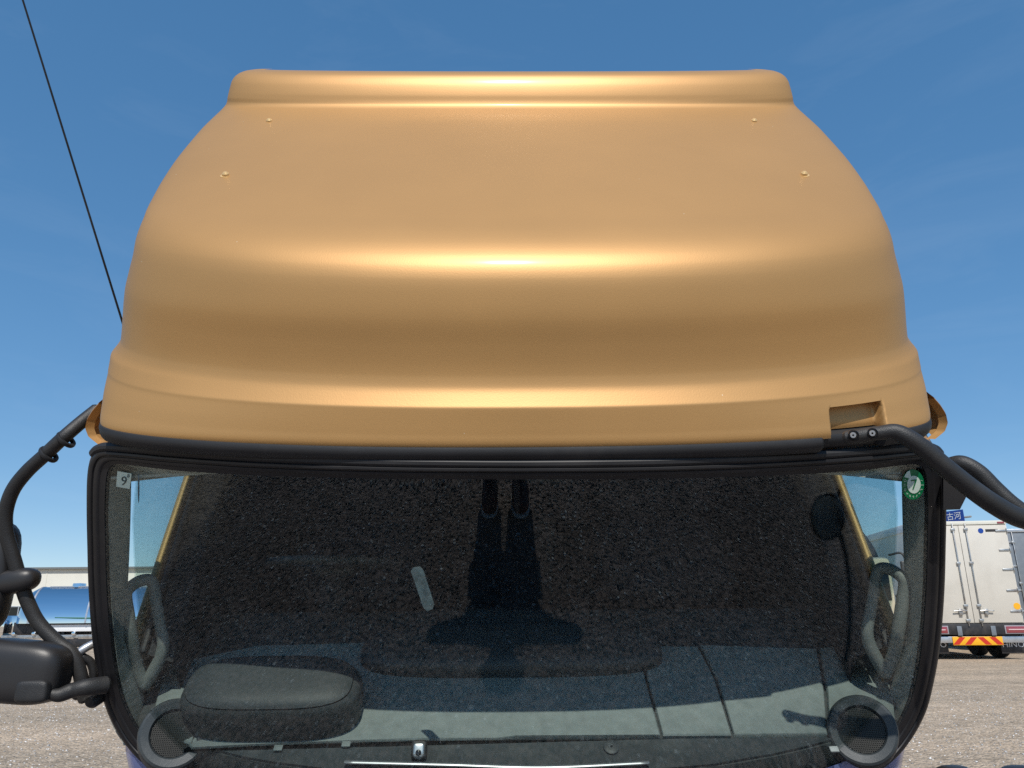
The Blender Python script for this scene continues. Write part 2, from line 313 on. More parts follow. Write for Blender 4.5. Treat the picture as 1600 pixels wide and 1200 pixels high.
# ------------------------------------------------------------------ the yard
def yard():
    xs = np.concatenate([-np.geomspace(1500, 20, 9), np.linspace(-16, 16, 17), np.geomspace(20, 1500, 9)])
    ys = np.concatenate([-np.geomspace(600, 12, 7), np.linspace(-8, 30, 20), np.geomspace(36, 2500, 11)])
    o = obj('yard_ground', *grid([[(x, y, 0) for x in xs] for y in ys]), M['ground'], smooth_angle=0)
    o['kind'] = 'structure'
yard()
def stones(name, regions, label):
    t = (1 + 5 ** .5) / 2
    iv = np.array([(-1,t,0),(1,t,0),(-1,-t,0),(1,-t,0),(0,-1,t),(0,1,t),(0,-1,-t),(0,1,-t),(t,0,-1),(t,0,1),(-t,0,-1),(-t,0,1)], float); iv /= np.linalg.norm(iv[0])
    fi = np.array([(0,11,5),(0,5,1),(0,1,7),(0,7,10),(0,10,11),(1,5,9),(5,11,4),(11,10,2),(10,7,6),(7,1,8),(3,9,4),(3,4,2),(3,2,6),(3,6,8),(3,8,9),(4,9,5),(2,4,11),(6,2,10),(8,6,7),(9,8,1)])
    VV, FF, TT, k = [], [], [], 0
    for (x0, x1, y0, y1, n, s0, s1) in regions:
        for _ in range(n):
            s = s0 * (s1 / s0) ** (rng.random() ** 2.2) * .5
            v = iv * (1 + .28 * rng.standard_normal((12, 1))) * np.array([1, rng.uniform(.65, 1), rng.uniform(.45, .8)]) * s
            a = rng.uniform(0, 6.283); c, d = math.cos(a), math.sin(a)
            v = v @ np.array([[c, d, 0], [-d, c, 0], [0, 0, 1]])
            v += np.array([rng.uniform(x0, x1), rng.uniform(y0, y1), s * .22])
            VV.append(v); FF.append(fi + k); k += 12; TT.append(np.full(12, np.clip(rng.beta(1.1, 1.7), 0, 1) if y0 < 0 else rng.uniform(.62, 1)))
    V = np.concatenate(VV); Fc = np.concatenate(FF); T = np.concatenate(TT)
    me = bpy.data.meshes.new(name); me.vertices.add(len(V)); me.vertices.foreach_set('co', V.ravel().astype(np.float32))
    me.loops.add(len(Fc) * 3); me.loops.foreach_set('vertex_index', Fc.ravel().astype(np.int32))
    me.polygons.add(len(Fc)); me.polygons.foreach_set('loop_start', np.arange(0, len(Fc) * 3, 3, dtype=np.int32))
    me.update(calc_edges=True); a = me.attributes.new('tone', 'FLOAT', 'POINT'); a.data.foreach_set('value', T.astype(np.float32))
    me.materials.append(M['stone']); o = bpy.data.objects.new(name, me); col.objects.link(o)
    tag(o, label=label, category='gravel', kind='stuff')
stones('gravel', [(-2.9, 2.9, -.9, 2.7, 76000, .0065, .026), (-9, -2.4, 4.5, 13, 7000, .008, .026), (2.4, 9.5, 4.5, 13, 7000, .008, .026)],
       'loose grey and brown gravel stones lying over the yard')

# ------------------------------------------------------------------ the tilted truck: frame of the cab
TILT = R(42); RAKE = R(16); YO = 1.86
O = PC(745, YO)
Fv = np.array([0, math.cos(TILT), math.sin(TILT)]); Uv = np.array([0, -math.sin(TILT), math.cos(TILT)]); Xv = np.array([1.0, 0, 0])
def C(x, b, u): return O + x * Xv + b * Fv + u * Uv
def toC(p): q = np.asarray(p) - O; return np.array([q[0], q @ Fv, q @ Uv])
truck = thing('truck', 'gold truck with its cab tilted forward, filling the middle of the picture', 'truck', (0, 3.0, 0))

LW = .86
def WS(x, t, off=0.0):
    """windscreen surface; off = distance outwards"""
    b = -t * LW * math.sin(RAKE) + .20 * (abs(x) / 1.15) ** 2.6 - .02 * math.sin(math.pi * min(max(t, 0), 1)); u = -t * LW * math.cos(RAKE)
    p = C(x, b, u)
    if off:
        e = 1e-3; dx = (WS(x + e, t) - WS(x - e, t)); dt = (WS(x, t + e) - WS(x, t - e)); n = np.cross(dx, dt); n /= np.linalg.norm(n)
        if n[1] > 0: n = -n
        p = p + n * off
    return p
def WSinv(px, py):
    q = np.array([(px - 800) / 1200 * 2.0, (py - 745) / 480])
    for _ in range(14):
        f = np.array(proj(WS(*q))) - (px, py); e = 1e-4
        J = np.column_stack([(np.array(proj(WS(q[0] + e, q[1]))) - proj(WS(*q))) / e, (np.array(proj(WS(q[0], q[1] + e))) - proj(WS(*q))) / e])
        d = np.linalg.solve(J, f); q = q - np.clip(d, -.3, .3)
        if abs(f).max() < .02: break
    return q
def WSP(px, py, off=0.0): return WS(*WSinv(px, py), off)
CX = 807
half_out = [(0,729),(200,727),(400,720),(540,711),(610,705),(645,704),(661,714),(667,740),(668,790),(667,850),(665,920),(659,1000),(649,1060),(635,1112),(606,1163),(566,1200),(505,1224),(400,1238),(200,1243),(0,1244)]
half_in = [(0,749),(200,748),(400,743),(530,735),(600,727),(627,726),(637,734),(641,752),(643,795),(642,850),(640,920),(634,1000),(625,1060),(611,1108),(584,1154),(548,1188),(494,1210),(400,1220),(200,1224),(0,1225)]
def closed_outline(h, n=96):
    c = catmull(h, n); right = [(CX + a, b) for a, b in c]; left = [(CX - a, b) for a, b in c[::-1][1:-1]]
    return right + left
OUT = closed_outline(half_out); INN = closed_outline(half_in)
OUTq = [WSinv(*p) for p in OUT]; INNq = [WSinv(*p) for p in INN]

# ------------------------------------------------------------------ windscreen, seal, stickers
def windscreen():
    cx, cy = CX, 985; rings = []
    for k in [0.02, .12, .22, .32, .42, .52, .61, .7, .78, .85, .91, .96, 1.0]:
        rings.append([WSinv(cx + (a * .75 + c * .25 - cx) * k, cy + (b * .75 + d * .25 - cy) * k) for (a, b), (c, d) in zip(INN, OUT)])
    n = len(OUT); V, Fc = [], []
    for off in (0.0, -.006):
        for r in rings: V += [WS(q[0], q[1], off) for q in r]
    m = len(rings)
    for s in range(2):
        o0 = s * m * n
        for i in range(m - 1):
            for j in range(n): Fc.append((o0 + i * n + j, o0 + i * n + (j + 1) % n, o0 + (i + 1) * n + (j + 1) % n, o0 + (i + 1) * n + j))
        Fc.append(tuple(o0 + j for j in range(n)))
    for j in range(n): a = (m - 1) * n + j; b = (m - 1) * n + (j + 1) % n; Fc.append((a, b, b + m * n, a + m * n))
    ws = obj('windscreen', V, Fc, M['glass'], truck, 60)
    prof = [(0, -.012), (0, .006), (.10, .012), (.24, .013), (.33, .011), (.36, .007), (.42, .007), (.45, .010), (.62, .010), (.70, .008), (.73, .005), (.86, .003), (1.0, .0015), (1.0, -.01)]
    rows = []
    for qo, qi in zip(OUTq, INNq): rows.append([WS(*(qo * (1 - f) + qi * f), h) for f, h in prof])
    obj('seal', *grid(rows, close_u=True), M['seal'], ws, 40)
    top = sorted([p for p in OUT if p[1] < 735 and abs(p[0] - CX) < 662], key=lambda p: p[0])[::3]
    obj('gap_shade_strip', *tube([WSP(a, b - 5, .0) for a, b in top], .0125, 10, 160), M['rubber'], ws)  # black strip added to stand for the dark gap under the fairing
    # inspection sticker with a 9 (driver's side) and round green sticker with a 7
    def flat(px_poly, off, m, name, parent=ws, seg=None):
        V = [WSP(a, b, off) for a, b in px_poly]; V2 = [WSP(a, b, off - .0008) for a, b in px_poly]; n = len(V)
        return obj(name, V + V2, [tuple(range(n)), tuple(range(2 * n - 1, n - 1, -1))] + [(i, (i + 1) % n, n + (i + 1) % n, n + i) for i in range(n)], m, parent, 0)
    def ring_poly(cx, cy, rx, ry, n=40, a0=0, a1=2 * math.pi, rot=0): return [(cx + rx * math.cos(a), cy + ry * math.sin(a)) for a in np.linspace(a0, a1, n, endpoint=a1 - a0 < 6.2)]
    def label(s, cx, cy, hpx, off, m, rot=0, wx=1.0):
        V, Fc = text_mesh(s, 1.4); c, d = math.cos(rot), math.sin(rot)
        return obj('lettering', [WSP(cx + (v[0] * c + v[1] * d) * hpx * wx, cy - (v[1] * c - v[0] * d) * hpx, off) for v in V], Fc, m, ws, 0)
    F0 = .0012
    flat([(184, 736), (206, 740), (203, 764), (182, 760)], F0, M['stk_cream'], 'sticker')
    label('9', 194.5, 752, 14.5, F0 + .001, M['ink'], .1); label('8', 201.5, 743.5, 6, F0 + .001, M['ink'], .1)
    flat(ring_poly(1426, 757, 17.5, 23.5), F0, M['stk_green'], 'sticker')
    flat(ring_poly(1427, 757, 10.5, 13.8), F0 + .001, M['stk_white'], 'sticker_centre')
    flat([(1423, 748), (1412, 745), (1416, 737.5), (1420.5, 735)], F0 + .001, M['stk_white'], 'sticker_wedge')
    label('7', 1427, 757.5, 16, F0 + .002, M['stk_green'], -.08, .95)
    for k, s in enumerate(['1', '2', '3', '4', '5', '6', '8', '9', '10', '11', '12']):
        a = R(-20 + k * 22); label(s, 1426 + 14 * math.cos(a), 757 + 18.8 * math.sin(a), 3.6, F0 + .001, M['stk_white'], -a - math.pi / 2)
    flat(ring_poly(217, 762, 1.2, 24, 12), F0, M['tag'], 'tape_strip')
    # slanting blue-grey strip on the glass
    pts = [(641, 894), (646, 888), (656, 887), (661, 893), (678, 946), (675, 954), (667, 957), (661, 952)]
    flat(pts, -.0075, M['tag'], 'glass_strip')
    return ws
WSOBJ = windscreen()

# ------------------------------------------------------------------ cab shell round the windscreen, front panel, doors, roof, back
def out_dir(i):
    a = np.array(OUT[i - 1]); b = np.array(OUT[(i + 1) % len(OUT)]); t = b - a; n = np.array([-t[1], t[0]]); n = -n / np.linalg.norm(n)
    c = np.array(OUT[i]) - (CX, 985)
    return n if n @ c > 0 else -n
def belt_pt(px, py, x): q = toC(PZ(px, py, x * 1200 / (804 - px))); return (q[1], q[2], x)
BELT3 = [belt_pt(205, 1015, 1.10), belt_pt(215, 985, 1.102), belt_pt(258, 860, 1.12), belt_pt(300, 740, 1.135)]
_d = np.array(BELT3[3]) - np.array(BELT3[2]); BELT3.append(tuple(np.array(BELT3[3]) + _d * 1.2)); BELT3.append((1.44, BELT3[-1][1] + (1.44 - BELT3[-1][0]) * .12, BELT3[-1][2]))
BELT = [(a, b) for a, b, c in BELT3]           # b, u of the door sill
def shell():
    rows = []
    for i, (a, b) in enumerate(OUT):
        d = out_dir(i); kt = .25 if b < 712 and abs(a - CX) < 640 else 1.0; q0 = WSP(a - d[0] * 4, b - d[1] * 4, -.008); q1 = WSP(a + d[0] * 5 * kt, b + d[1] * 5 * kt, -.004); 
        p2 = WSP(a + d[0] * 9 * kt, b + d[1] * 9 * kt, -.02); p3 = p2 + Fv * .05 + np.array([math.copysign(.012, a - CX) if abs(a - CX) > 500 else 0, 0, 0])
        p4 = p3 + Fv * .12 + np.array([math.copysign(.02, a - CX) if abs(a - CX) > 500 else 0, 0, 0])
        rows.append([q0, q1, p2, p3, p4])
    obj('cab_surround', *grid(rows, close_u=True), M['gold'], truck, 50)
    # front panel below the windscreen
    prof = [(-.24, -.86), (-.255, -.885), (-.275, -1.0), (-.285, -1.15), (-.27, -1.27), (-.2, -1.33)]
    P = []
    for b, u in prof:
        r = []
        for s in np.linspace(-1, 1, 61):
            x = 1.17 * math.copysign(abs(s) ** .8, s); r.append(C(x, b + .20 * (abs(x) / 1.15) ** 2.6 + (.25 * max(0, abs(s) - .93) / .07) * .6, u + (.09 * max(0, abs(s) - .45) ** 1.5 if u > -.9 else 0)))
        P.append(r)
    obj('front_panel', *grid(P), M['sky_blue_panel'], truck, 50)
    # roof, back wall, floor
    obj('roof', *xf(rbox(-.92, .92, .34, 1.45, .10, .13, .01), lambda v: C(*v)), M['gold'], truck)
    obj('headliner', *xf(rbox(-.98, .98, .30, 1.43, .05, .09, .01), lambda v: C(*v)), M['dark'], truck)
    obj('rear_wall', *xf(rbox(-1.2, 1.2, 1.45, 1.5, -1.3, .12, .01), lambda v: C(*v)), M['gold'], truck)
    obj('rear_lining', *xf(rbox(-1.19, 1.19, 1.39, 1.448, -1.34, .11, .01), lambda v: C(*v)), M['dark'], truck)
    obj('cab_floor', *xf(rbox(-1.15, 1.15, -.1, 1.4, -1.33, -1.27, .01), lambda v: C(*v)), M['dark'], truck)
    for s in (-1, 1):
        xb = lambda b: float(np.interp(b, [q[0] for q in BELT3], [q[2] for q in BELT3]))
        d = []
        outer = [(b, u) for b, u in BELT]
        top = [C(s * (xb(b) + .02), b, u - .015) for b, u in outer]; bot = [C(s * (xb(b) + .03), b, -1.28) for b, u in outer]
        topi = [C(s * (xb(b) - .005), b, u - .015) for b, u in outer]; boti = [C(s * (xb(b) - .0), b, -1.28) for b, u in outer]
        door = obj('door', *grid([top, bot, boti, topi], close_u=True), M['gold'], truck, 40)
        # sill strip (gold) with inner black seal, inner trim
        path = [C(s * (xb(b) + .008), b, u) for b, u in BELT]
        obj('sill_strip', *tube(path, .0135, 12, 40), M['gold'], door)
        obj('sill_seal', *tube([C(s * (xb(b) - .022), b, u - .008) for b, u in BELT], .010, 8, 40), M['rubber'], door)
        ti = [C(s * (xb(b) - .035), b, u - .02) for b, u in outer]; t2 = [C(s * (xb(b) - .10), b, u - .05) for b, u in outer]; bi = [C(s * (xb(b) - .12), b, -1.25) for b, u in outer]
        obj('inner_trim', *grid([ti, t2, bi]), M['dark'], door)
        g = [[C(s * (xb(b) + .004 - h * .10), b + h ** 4 * max(0, .45 - b), u + (0.17 - u) * h - .01) for b, u in outer[1:]] for h in np.linspace(0, 1, 5)]
        g2 = [[p - np.array([s * .004, 0, 0]) for p in r] for r in g]
        obj('door_glass', *merge(grid(g), grid(g2)), M['sideglass'], door)
        obj('window_header', *tube([C(s * 1.02, b, .17) for b in (.34, .6, 1.0, 1.42)], .03, 8, 20), M['gold'], door)
        obj('rear_pillar', *xf(rbox(-.05, .05, 1.38, 1.45, -1.28, .03, .01), lambda v, s=s: C(s * (1.19 - .06 * max(0, (v[2] + .5) / .5)) + v[0] * .5, v[1], v[2])), M['gold'], truck)
shell()

# ------------------------------------------------------------------ roof fairing
WF, WL, NE, DC, CR = 1.08, 1.074, 2.6, .12, .035
FPY = [(701,1.824),(696,1.818),(680,1.8115),(662,1.8055),(648,1.8008),(640,1.7982),(637,1.7975),(634,1.7985),(628,1.8005),(620,1.803),(612,1.8053),(606,1.8062),(600,1.8058),(588,1.8035),(570,1.7965),(540,1.781),(500,1.758),(465,1.744),(435,1.736),(415,1.737),(398,1.745),(380,1.763),(362,1.791),(340,1.836),(310,1.904),(260,2.04),(220,2.172),(190,2.281),
       (180,2.322),(175,2.341),(170,2.357),(164,2.364),(157,2.363),(150,2.360),(142,2.358),(132,2.357),(124,2.359),(118,2.364),(114,2.376),(112.3,2.40),(111.6,2.45)]
KW = [(111.4,.99),(112.2,.995),(113,1.01),(116,1.032),(121,1.048),(128,1.060),(160,1.072),(175,1.082),(200,1.106),(240,1.108),(280,1.100),(320,1.088),(350,1.075),(380,1.064),(440,1.062),(520,1.084),(590,1.094),(612,1.114),(640,1.106),(660,1.094),(701,WL)]
KD = [(111,.14),(113,.13),(159,.12),(175,.16),(192,.22),(300,.27),(400,.30),(500,.28),(600,.28),(640,.26),(660,.20),(690,.14),(701,.12)]
FROWS = [(p, y, np.interp(p, *zip(*KW)), np.interp(p, *zip(*KD))) for p, y in FPY]
def fairing():
    K = np.array(FROWS, float); tk = np.concatenate([[0], np.cumsum(np.maximum(.006, np.linalg.norm(np.diff(np.array([toC(PC(r[0], r[1]))[1:] for r in K]), axis=0), axis=1)))])
    bu = np.array([toC(PC(r[0], r[1]))[1:] for r in K])
    tq = np.unique(np.concatenate([np.linspace(0, tk[-1], 260), tk]))
    bq, uq, wq, dq = (smooth(pchip(tk, a, tq), 1) for a in (bu[:, 0], bu[:, 1], K[:, 2], K[:, 3]))
    # lateral samples, denser round the recess for the mirror arm
    xr0, xr1 = .778, .918
    s = np.concatenate([np.linspace(-1, -.9, 22), np.linspace(-.88, .66, 110), np.linspace(.665, .93, 130), np.linspace(.935, 1, 16)]); s = np.unique(s)
    n_e = NE; rows = []
    ss = lambda a, b, v: (lambda t: t * t * (3 - 2 * t))(min(1, max(0, (v - a) / (b - a))))
    t_r0 = np.interp(-701, -K[:, 0], tk); t_top = np.interp(-653, -K[:, 0], tk)
    for t, b, u, w, D in zip(tq, bq, uq, wq, dq):
        r = []
        bend = 1.75
        fl = .045 * max(0, min(1, (1.45 - b - D) / .9)); r.append(C(-w - fl, max(bend, b + D + .02), u)); r.append(C(-w - fl * .35, min(b + D + .3, bend - .05) if b + D + .3 < bend else b + D + .01, u))
        for q in s:
            # |q| -> superellipse angle
            ph = abs(q) ** .75 * math.pi / 2 if False else None
            a = abs(q)
            if a < .82: xx = w * a / .82 * .80; 
            else:
                k = (a - .82) / .18; x0 = .80
                th0 = math.asin(x0 ** (n_e / 2)); th = th0 + (math.pi / 2 - th0) * k; xx = w * math.sin(th) ** (2 / n_e)
            back = D * (1 - max(0, 1 - min(1, xx / w) ** n_e) ** (1 / n_e)) + CR * (xx / w) ** 2
            x = math.copysign(xx, q)
            # recess for the mirror foot, open at the bottom
            m = ss(xr0 - .004, xr0 + .004, x) * (1 - ss(xr1 - .006, xr1 + .010, x)) * (1 - ss(t_top - .02, t_top - .005, t))
            r.append(C(x, b + back + .045 * m, u - 0 * m))
        r.append(C(w + fl * .35, min(b + D + .3, bend - .05) if b + D + .3 < bend else b + D + .01, u)); r.append(C(w + fl, max(bend, b + D + .02), u))
        if b > 1.2:                                   # the lip turns in at its ends
            r[0], r[1] = C(-w * .95, b + D + .07, u), C(-w * .985, b + D + .03, u)
            r[-2], r[-1] = C(w * .985, b + D + .03, u), C(w * .95, b + D + .07, u)
        rows.append(r)
    fo = obj('roof_fairing', *grid(rows), M['gold'], truck, 60)
    # black rubber edge along the bottom
    def edge(x, dn, off):
        a = min(1, abs(x) / WL); back = DC * (1 - max(0, 1 - a ** n_e) ** (1 / n_e)) + CR * a * a
        return C(x, bu[0, 0] + back + off, bu[0, 1] - dn)
    th = np.linspace(0, 1, 70); xs = np.concatenate([np.linspace(0, .8, 40), [math.sin(a) ** (2 / n_e) for a in np.linspace(math.asin(.8 ** (n_e / 2)), math.pi / 2 - .05, 30)][1:]]) * WL
    xs = np.concatenate([-xs[::-1][:-1], xs])
    prof = [(-.004, .03), (-.004, -.003), (.002, -.009), (.012, -.012), (.026, -.010), (.036, -.003), (.040, .012), (.036, .05)]
    P = [[edge(x, d * (1.0 if not (xr0 - .012 < x < xr1 + .004) else 1.0) + (.008 if xr0 - .012 < x < xr1 else 0), f + (.028 if xr0 - .012 < x < xr1 else 0)) for d, f in prof] for x in xs]
    obj('edge_rubber', *grid(P), M['rubber'], fo, 40)
    # sill strip of the recess
    # underside that closes the gap to the cab
    P = [[edge(x, .034, .02), edge(x, .034, .12), edge(x, .02, .3)] for x in xs]
    obj('underside', *grid(P), M['rubber'], fo)
    # four bolts
    for (px, py) in ((421, 191), (1178, 191), (353, 275), (1256, 274)):
        Y = np.interp(-py, -K[:, 0], K[:, 1]); p = PY(px, py, Y + .004)
        pc = toC(p); back = .25 * (1 - max(0, 1 - (abs(pc[0]) / WF) ** n_e) ** (1 / n_e)) + .012 * (pc[0] / WF) ** 2
        nrm = np.array([0, -.80, .60]); p = p + Fv * back * .0 + nrm * (-.0)
        # slide onto the surface: march along view ray
        r = ray(px, py); best = None
        for zc in np.linspace(1.9, 3.0, 900):
            q = toC(CAMP + r * zc); a = min(1, abs(q[0]) / WF); bk = .27 * (1 - max(0, 1 - a ** n_e) ** (1 / n_e)) + CR * a * a
            uu = np.interp(q[1] - bk, bq, uq)
            if q[1] - bk > .27 and q[2] < uu: best = CAMP + r * zc; break
        if best is None: best = p
        o = obj('bolt', *merge(lathe([(.0001, .002), (.0165, .002), (.0165, -.004)], best, nrm, 24), lathe([(.0001, .013), (.005, .0125), (.010, .008), (.0115, .001)], best, nrm, 20)), M['boltm'], fo)
    # side flanges ("ears") behind the lower corners
    for s in (-1, 1):
        P = []
        for k in np.linspace(0, 1, 20):
            px = np.interp(k, [0, .2, .4, .6, .8, 1], [155, 146, 137, 134, 139, 154]); py = np.interp(k, [0, .2, .4, .6, .8, 1], [630, 640, 654, 668, 681, 693])
            if s > 0: px = 1614 - px; py -= 8
            zf = 2.10
            a = PZ(px, py, zf); pin = PZ(px - s * 13, py + 1, zf + .012); pin2 = PZ(px - s * 34, py + 3, zf + .05)
            P.append([pin, pin + (a - pin) * .8 - Fv * .002, a - Fv * .004, a + Fv * .004 + np.array([s * .003, 0, 0]), a + Fv * .05, a + Fv * .3])
        obj('side_flange', *grid(P), M['gold'], fo, 50)
    return fo
FAIR = fairing()

# ------------------------------------------------------------------ mirrors and their arms
def tubeobj(name, pts, rad, parent, m='plastic', **k): return obj(name, *tube([PZ(*p) for p in pts], rad, **k), M[m], parent)
def mirrors():
    # kerb-side arm: bolted into the recess of the fairing, leaves the picture on the right
    arm = tubeobj('mirror_arm', [(1322,684,1.815),(1345,681,1.80),(1372,677,1.785),(1398,675,1.775),(1420,685,1.765),(1446,704,1.76),(1480,733,1.76),(1520,765,1.765),(1556,790,1.77),(1590,808,1.78),(1640,822,1.80),(1720,850,1.84)],
                  [.0165,.0165,.0165,.019,.0205,.0215,.022,.0225,.023,.023,.023,.023], truck, n=90, seg=20)
    for px, py in ((1334, 680), (1364, 677)):
        c = PZ(px, py, 1.785 if px < 1350 else 1.772); ax = CAMP - c; ax = ax / np.linalg.norm(ax) + np.array([.12, 0, 0])
        obj('bolt_socket', *lathe([(.0001, .0005), (.0085, .0005), (.0105, .003), (.0115, .0022), (.0125, -.006)], c, ax, 20), M['screen'], arm)
        obj('bolt', *merge(lathe([(.0022, .002), (.0024, .0055), (.0062, .0055), (.007, .004), (.007, -.004)], c + np.array([-.002, 0, 0]), ax, 20)), M['alu'], arm)
    arm2 = tubeobj('mirror_arm', [(1476,735,1.93),(1487,726,1.92),(1505,724,1.90),(1530,738,1.88),(1556,764,1.86),(1585,790,1.84),(1625,815,1.83),(1720,855,1.86)], .019, truck, n=50, seg=16)
    pts = [(1474, 740), (1516, 742), (1513, 770), (1500, 796), (1474, 797)]
    V = [PZ(a, b, 2.02) for a, b in pts] + [PZ(a, b, 2.07) for a, b in pts]; n = len(pts)
    obj('arm_bracket', V, [tuple(range(n)), tuple(range(2 * n - 1, n - 1, -1))] + [(i, (i + 1) % n, n + (i + 1) % n, n + i) for i in range(n)], M['housing'], arm2, 30)
    # mirror head outside the picture, carried by the two arms
    obj('mirror_head', *superell(PZ(1770, 960, 1.88), (.13, 0, 0), (0, .06, 0), (0, 0, .22), .45, .5), M['housing'], arm)
    # round convex mirror hanging below it, outside the picture; the windscreen mirrors it
    cm = C(0, 0, 0) * 0 + np.array([1.36, 1.64, 1.10]); ax = np.array([-.78, .50, .40])
    vm = obj('round_mirror', *lathe([(.0001, .014), (.045, .011), (.078, .003), (.085, .004), (.089, .0), (.087, -.02), (.06, -.05), (.0001, -.062)], cm, ax, 44), M['housing'], arm)
    obj('painted_mirror_face', *lathe([(.0001, .0165), (.045, .0135), (.077, .0055)], cm, ax, 44), M['dash'], vm)  # even grey painted in place of what the mirror face would reflect
    obj('mirror_stem', *tube([cm - ax / np.linalg.norm(ax) * .05, cm + np.array([.06, .06, -.05]), (1.47, 1.80, .92), (1.46, 1.95, .74), (1.30, 2.15, .66), C(1.12, -.02, -1.1)], .013), M['plastic'], vm)
    obj('mirror_stem', *tube([cm - ax / np.linalg.norm(ax) * .05, cm + np.array([.12, -.02, .12]), PZ(1720, 850, 1.84)], .013), M['plastic'], vm)
    # driver's side arm
    rz = 2.13
    a = tubeobj('mirror_arm', [(152,640,2.20),(128,659,2.17),(100,683,rz),(70,711,rz),(42,737,rz),(20,766,rz),(9,800,rz),(10,833,rz),(20,868,rz),(31,905,rz),(43,940,rz),(60,973,rz),(88,1002,rz),(112,1021,rz),(124,1048,rz),(131,1085,rz),(134,1092,rz)], .0188, truck, n=140, seg=18)
    for px, py in ((103, 687), (76, 710)):
        c = PZ(px, py, rz + .003); ax = PZ(100, 683, rz) - PZ(70, 711, rz)
        obj('clamp_ring', *lathe([(.019, -.005), (.0275, -.005), (.029, 0), (.0275, .005), (.019, .005)], c, ax, 24), M['rubber'], a)
    # swivel knuckle and tall mirror at the frame edge
    k0 = PZ(26, 908, rz)
    obj('swivel_knuckle', *superell(k0, (.06, 0, .008), (0, .036, 0), (0, 0, .034), .8, .7), M['housing'], a)
    obj('mirror_head', *superell(PZ(-46, 900, rz + .01), (.115, 0, 0), (0, .05, 0), (0, 0, .155), .45, .5), M['housing'], a)
    h = obj('mirror_housing', *superell(PZ(26, 1048, rz - .05), (.136, 0, -.012), (0, .07, 0), (.008, 0, .081), .55, .5, 40, 24), M['housing'], a)
    obj('housing_foot', *superell(PZ(52, 1080, rz - .115), (.042, 0, 0), (0, .02, 0), (0, 0, .028), .4, .45), M['plastic'], h)
    tubeobj('foot_arm', [(74,1083,rz-.10),(92,1086,rz-.09),(112,1079,rz-.07),(135,1074,rz-.06),(165,1070,rz-.02)], [.012,.0165,.018,.02,.021], a, flat=1.1)
    tubeobj('foot_arm', [(118,1084,rz),(140,1078,rz+.01),(175,1064,rz+.06)], .018, a)
    tubeobj('stay', [(119,1022,rz+.01),(140,1009,rz+.03),(175,994,rz+.08)], .0115, a, m='alu')
    tubeobj('cable', [(128,1026,rz+.02),(142,1036,rz+.03),(146,1056,rz+.03),(138,1076,rz+.03),(128,1084,rz+.02)], .012, a)
    obj('end_cap', *lathe([(.0001, .03), (.012, .028), (.02, .015), (.022, -.02)], PZ(148, 1092, rz), (0, -1, -.3)), M['housing'], a)
    # rounded tops of the small corner mirrors at the lower edge
    for px, z in ((1497, 1.95), (1600, 1.95)):
        c = PZ(px, 1230, z); obj('corner_mirror', *superell(c, (.055, 0, 0), (0, .05, 0), (0, 0, .05), .7, .7), M['housing'], truck)
        obj('corner_mirror_stem', *tube([c - np.array([0, 0, .02]), c + np.array([-.1, .12, -.12]), C(1.12, .1, -1.1)], .014), M['plastic'], truck)
    # whip antenna on the far side of the cab
    p0 = PZ(194, 512, 2.85); p1 = PZ(30, -18, 2.45)
    an = obj('antenna', *tube([PZ(199, 528, 2.86), p0, p1, PZ(12, -75, 2.4)], [.0046, .004, .003, .0025], 8, 30), M['rubber'], truck)
    b0 = PZ(200, 530, 2.86)
    obj('antenna_base', *tube([b0 - Uv * .05, b0], .016, 12), M['rubber'], an)
    obj('antenna_bracket', *tube([b0 - Uv * .05, b0 - Uv * .09 + np.array([.05, 0, 0]), C(-1.16, 1.40, -.05)], .012, 10), M['under'], an)
mirrors()

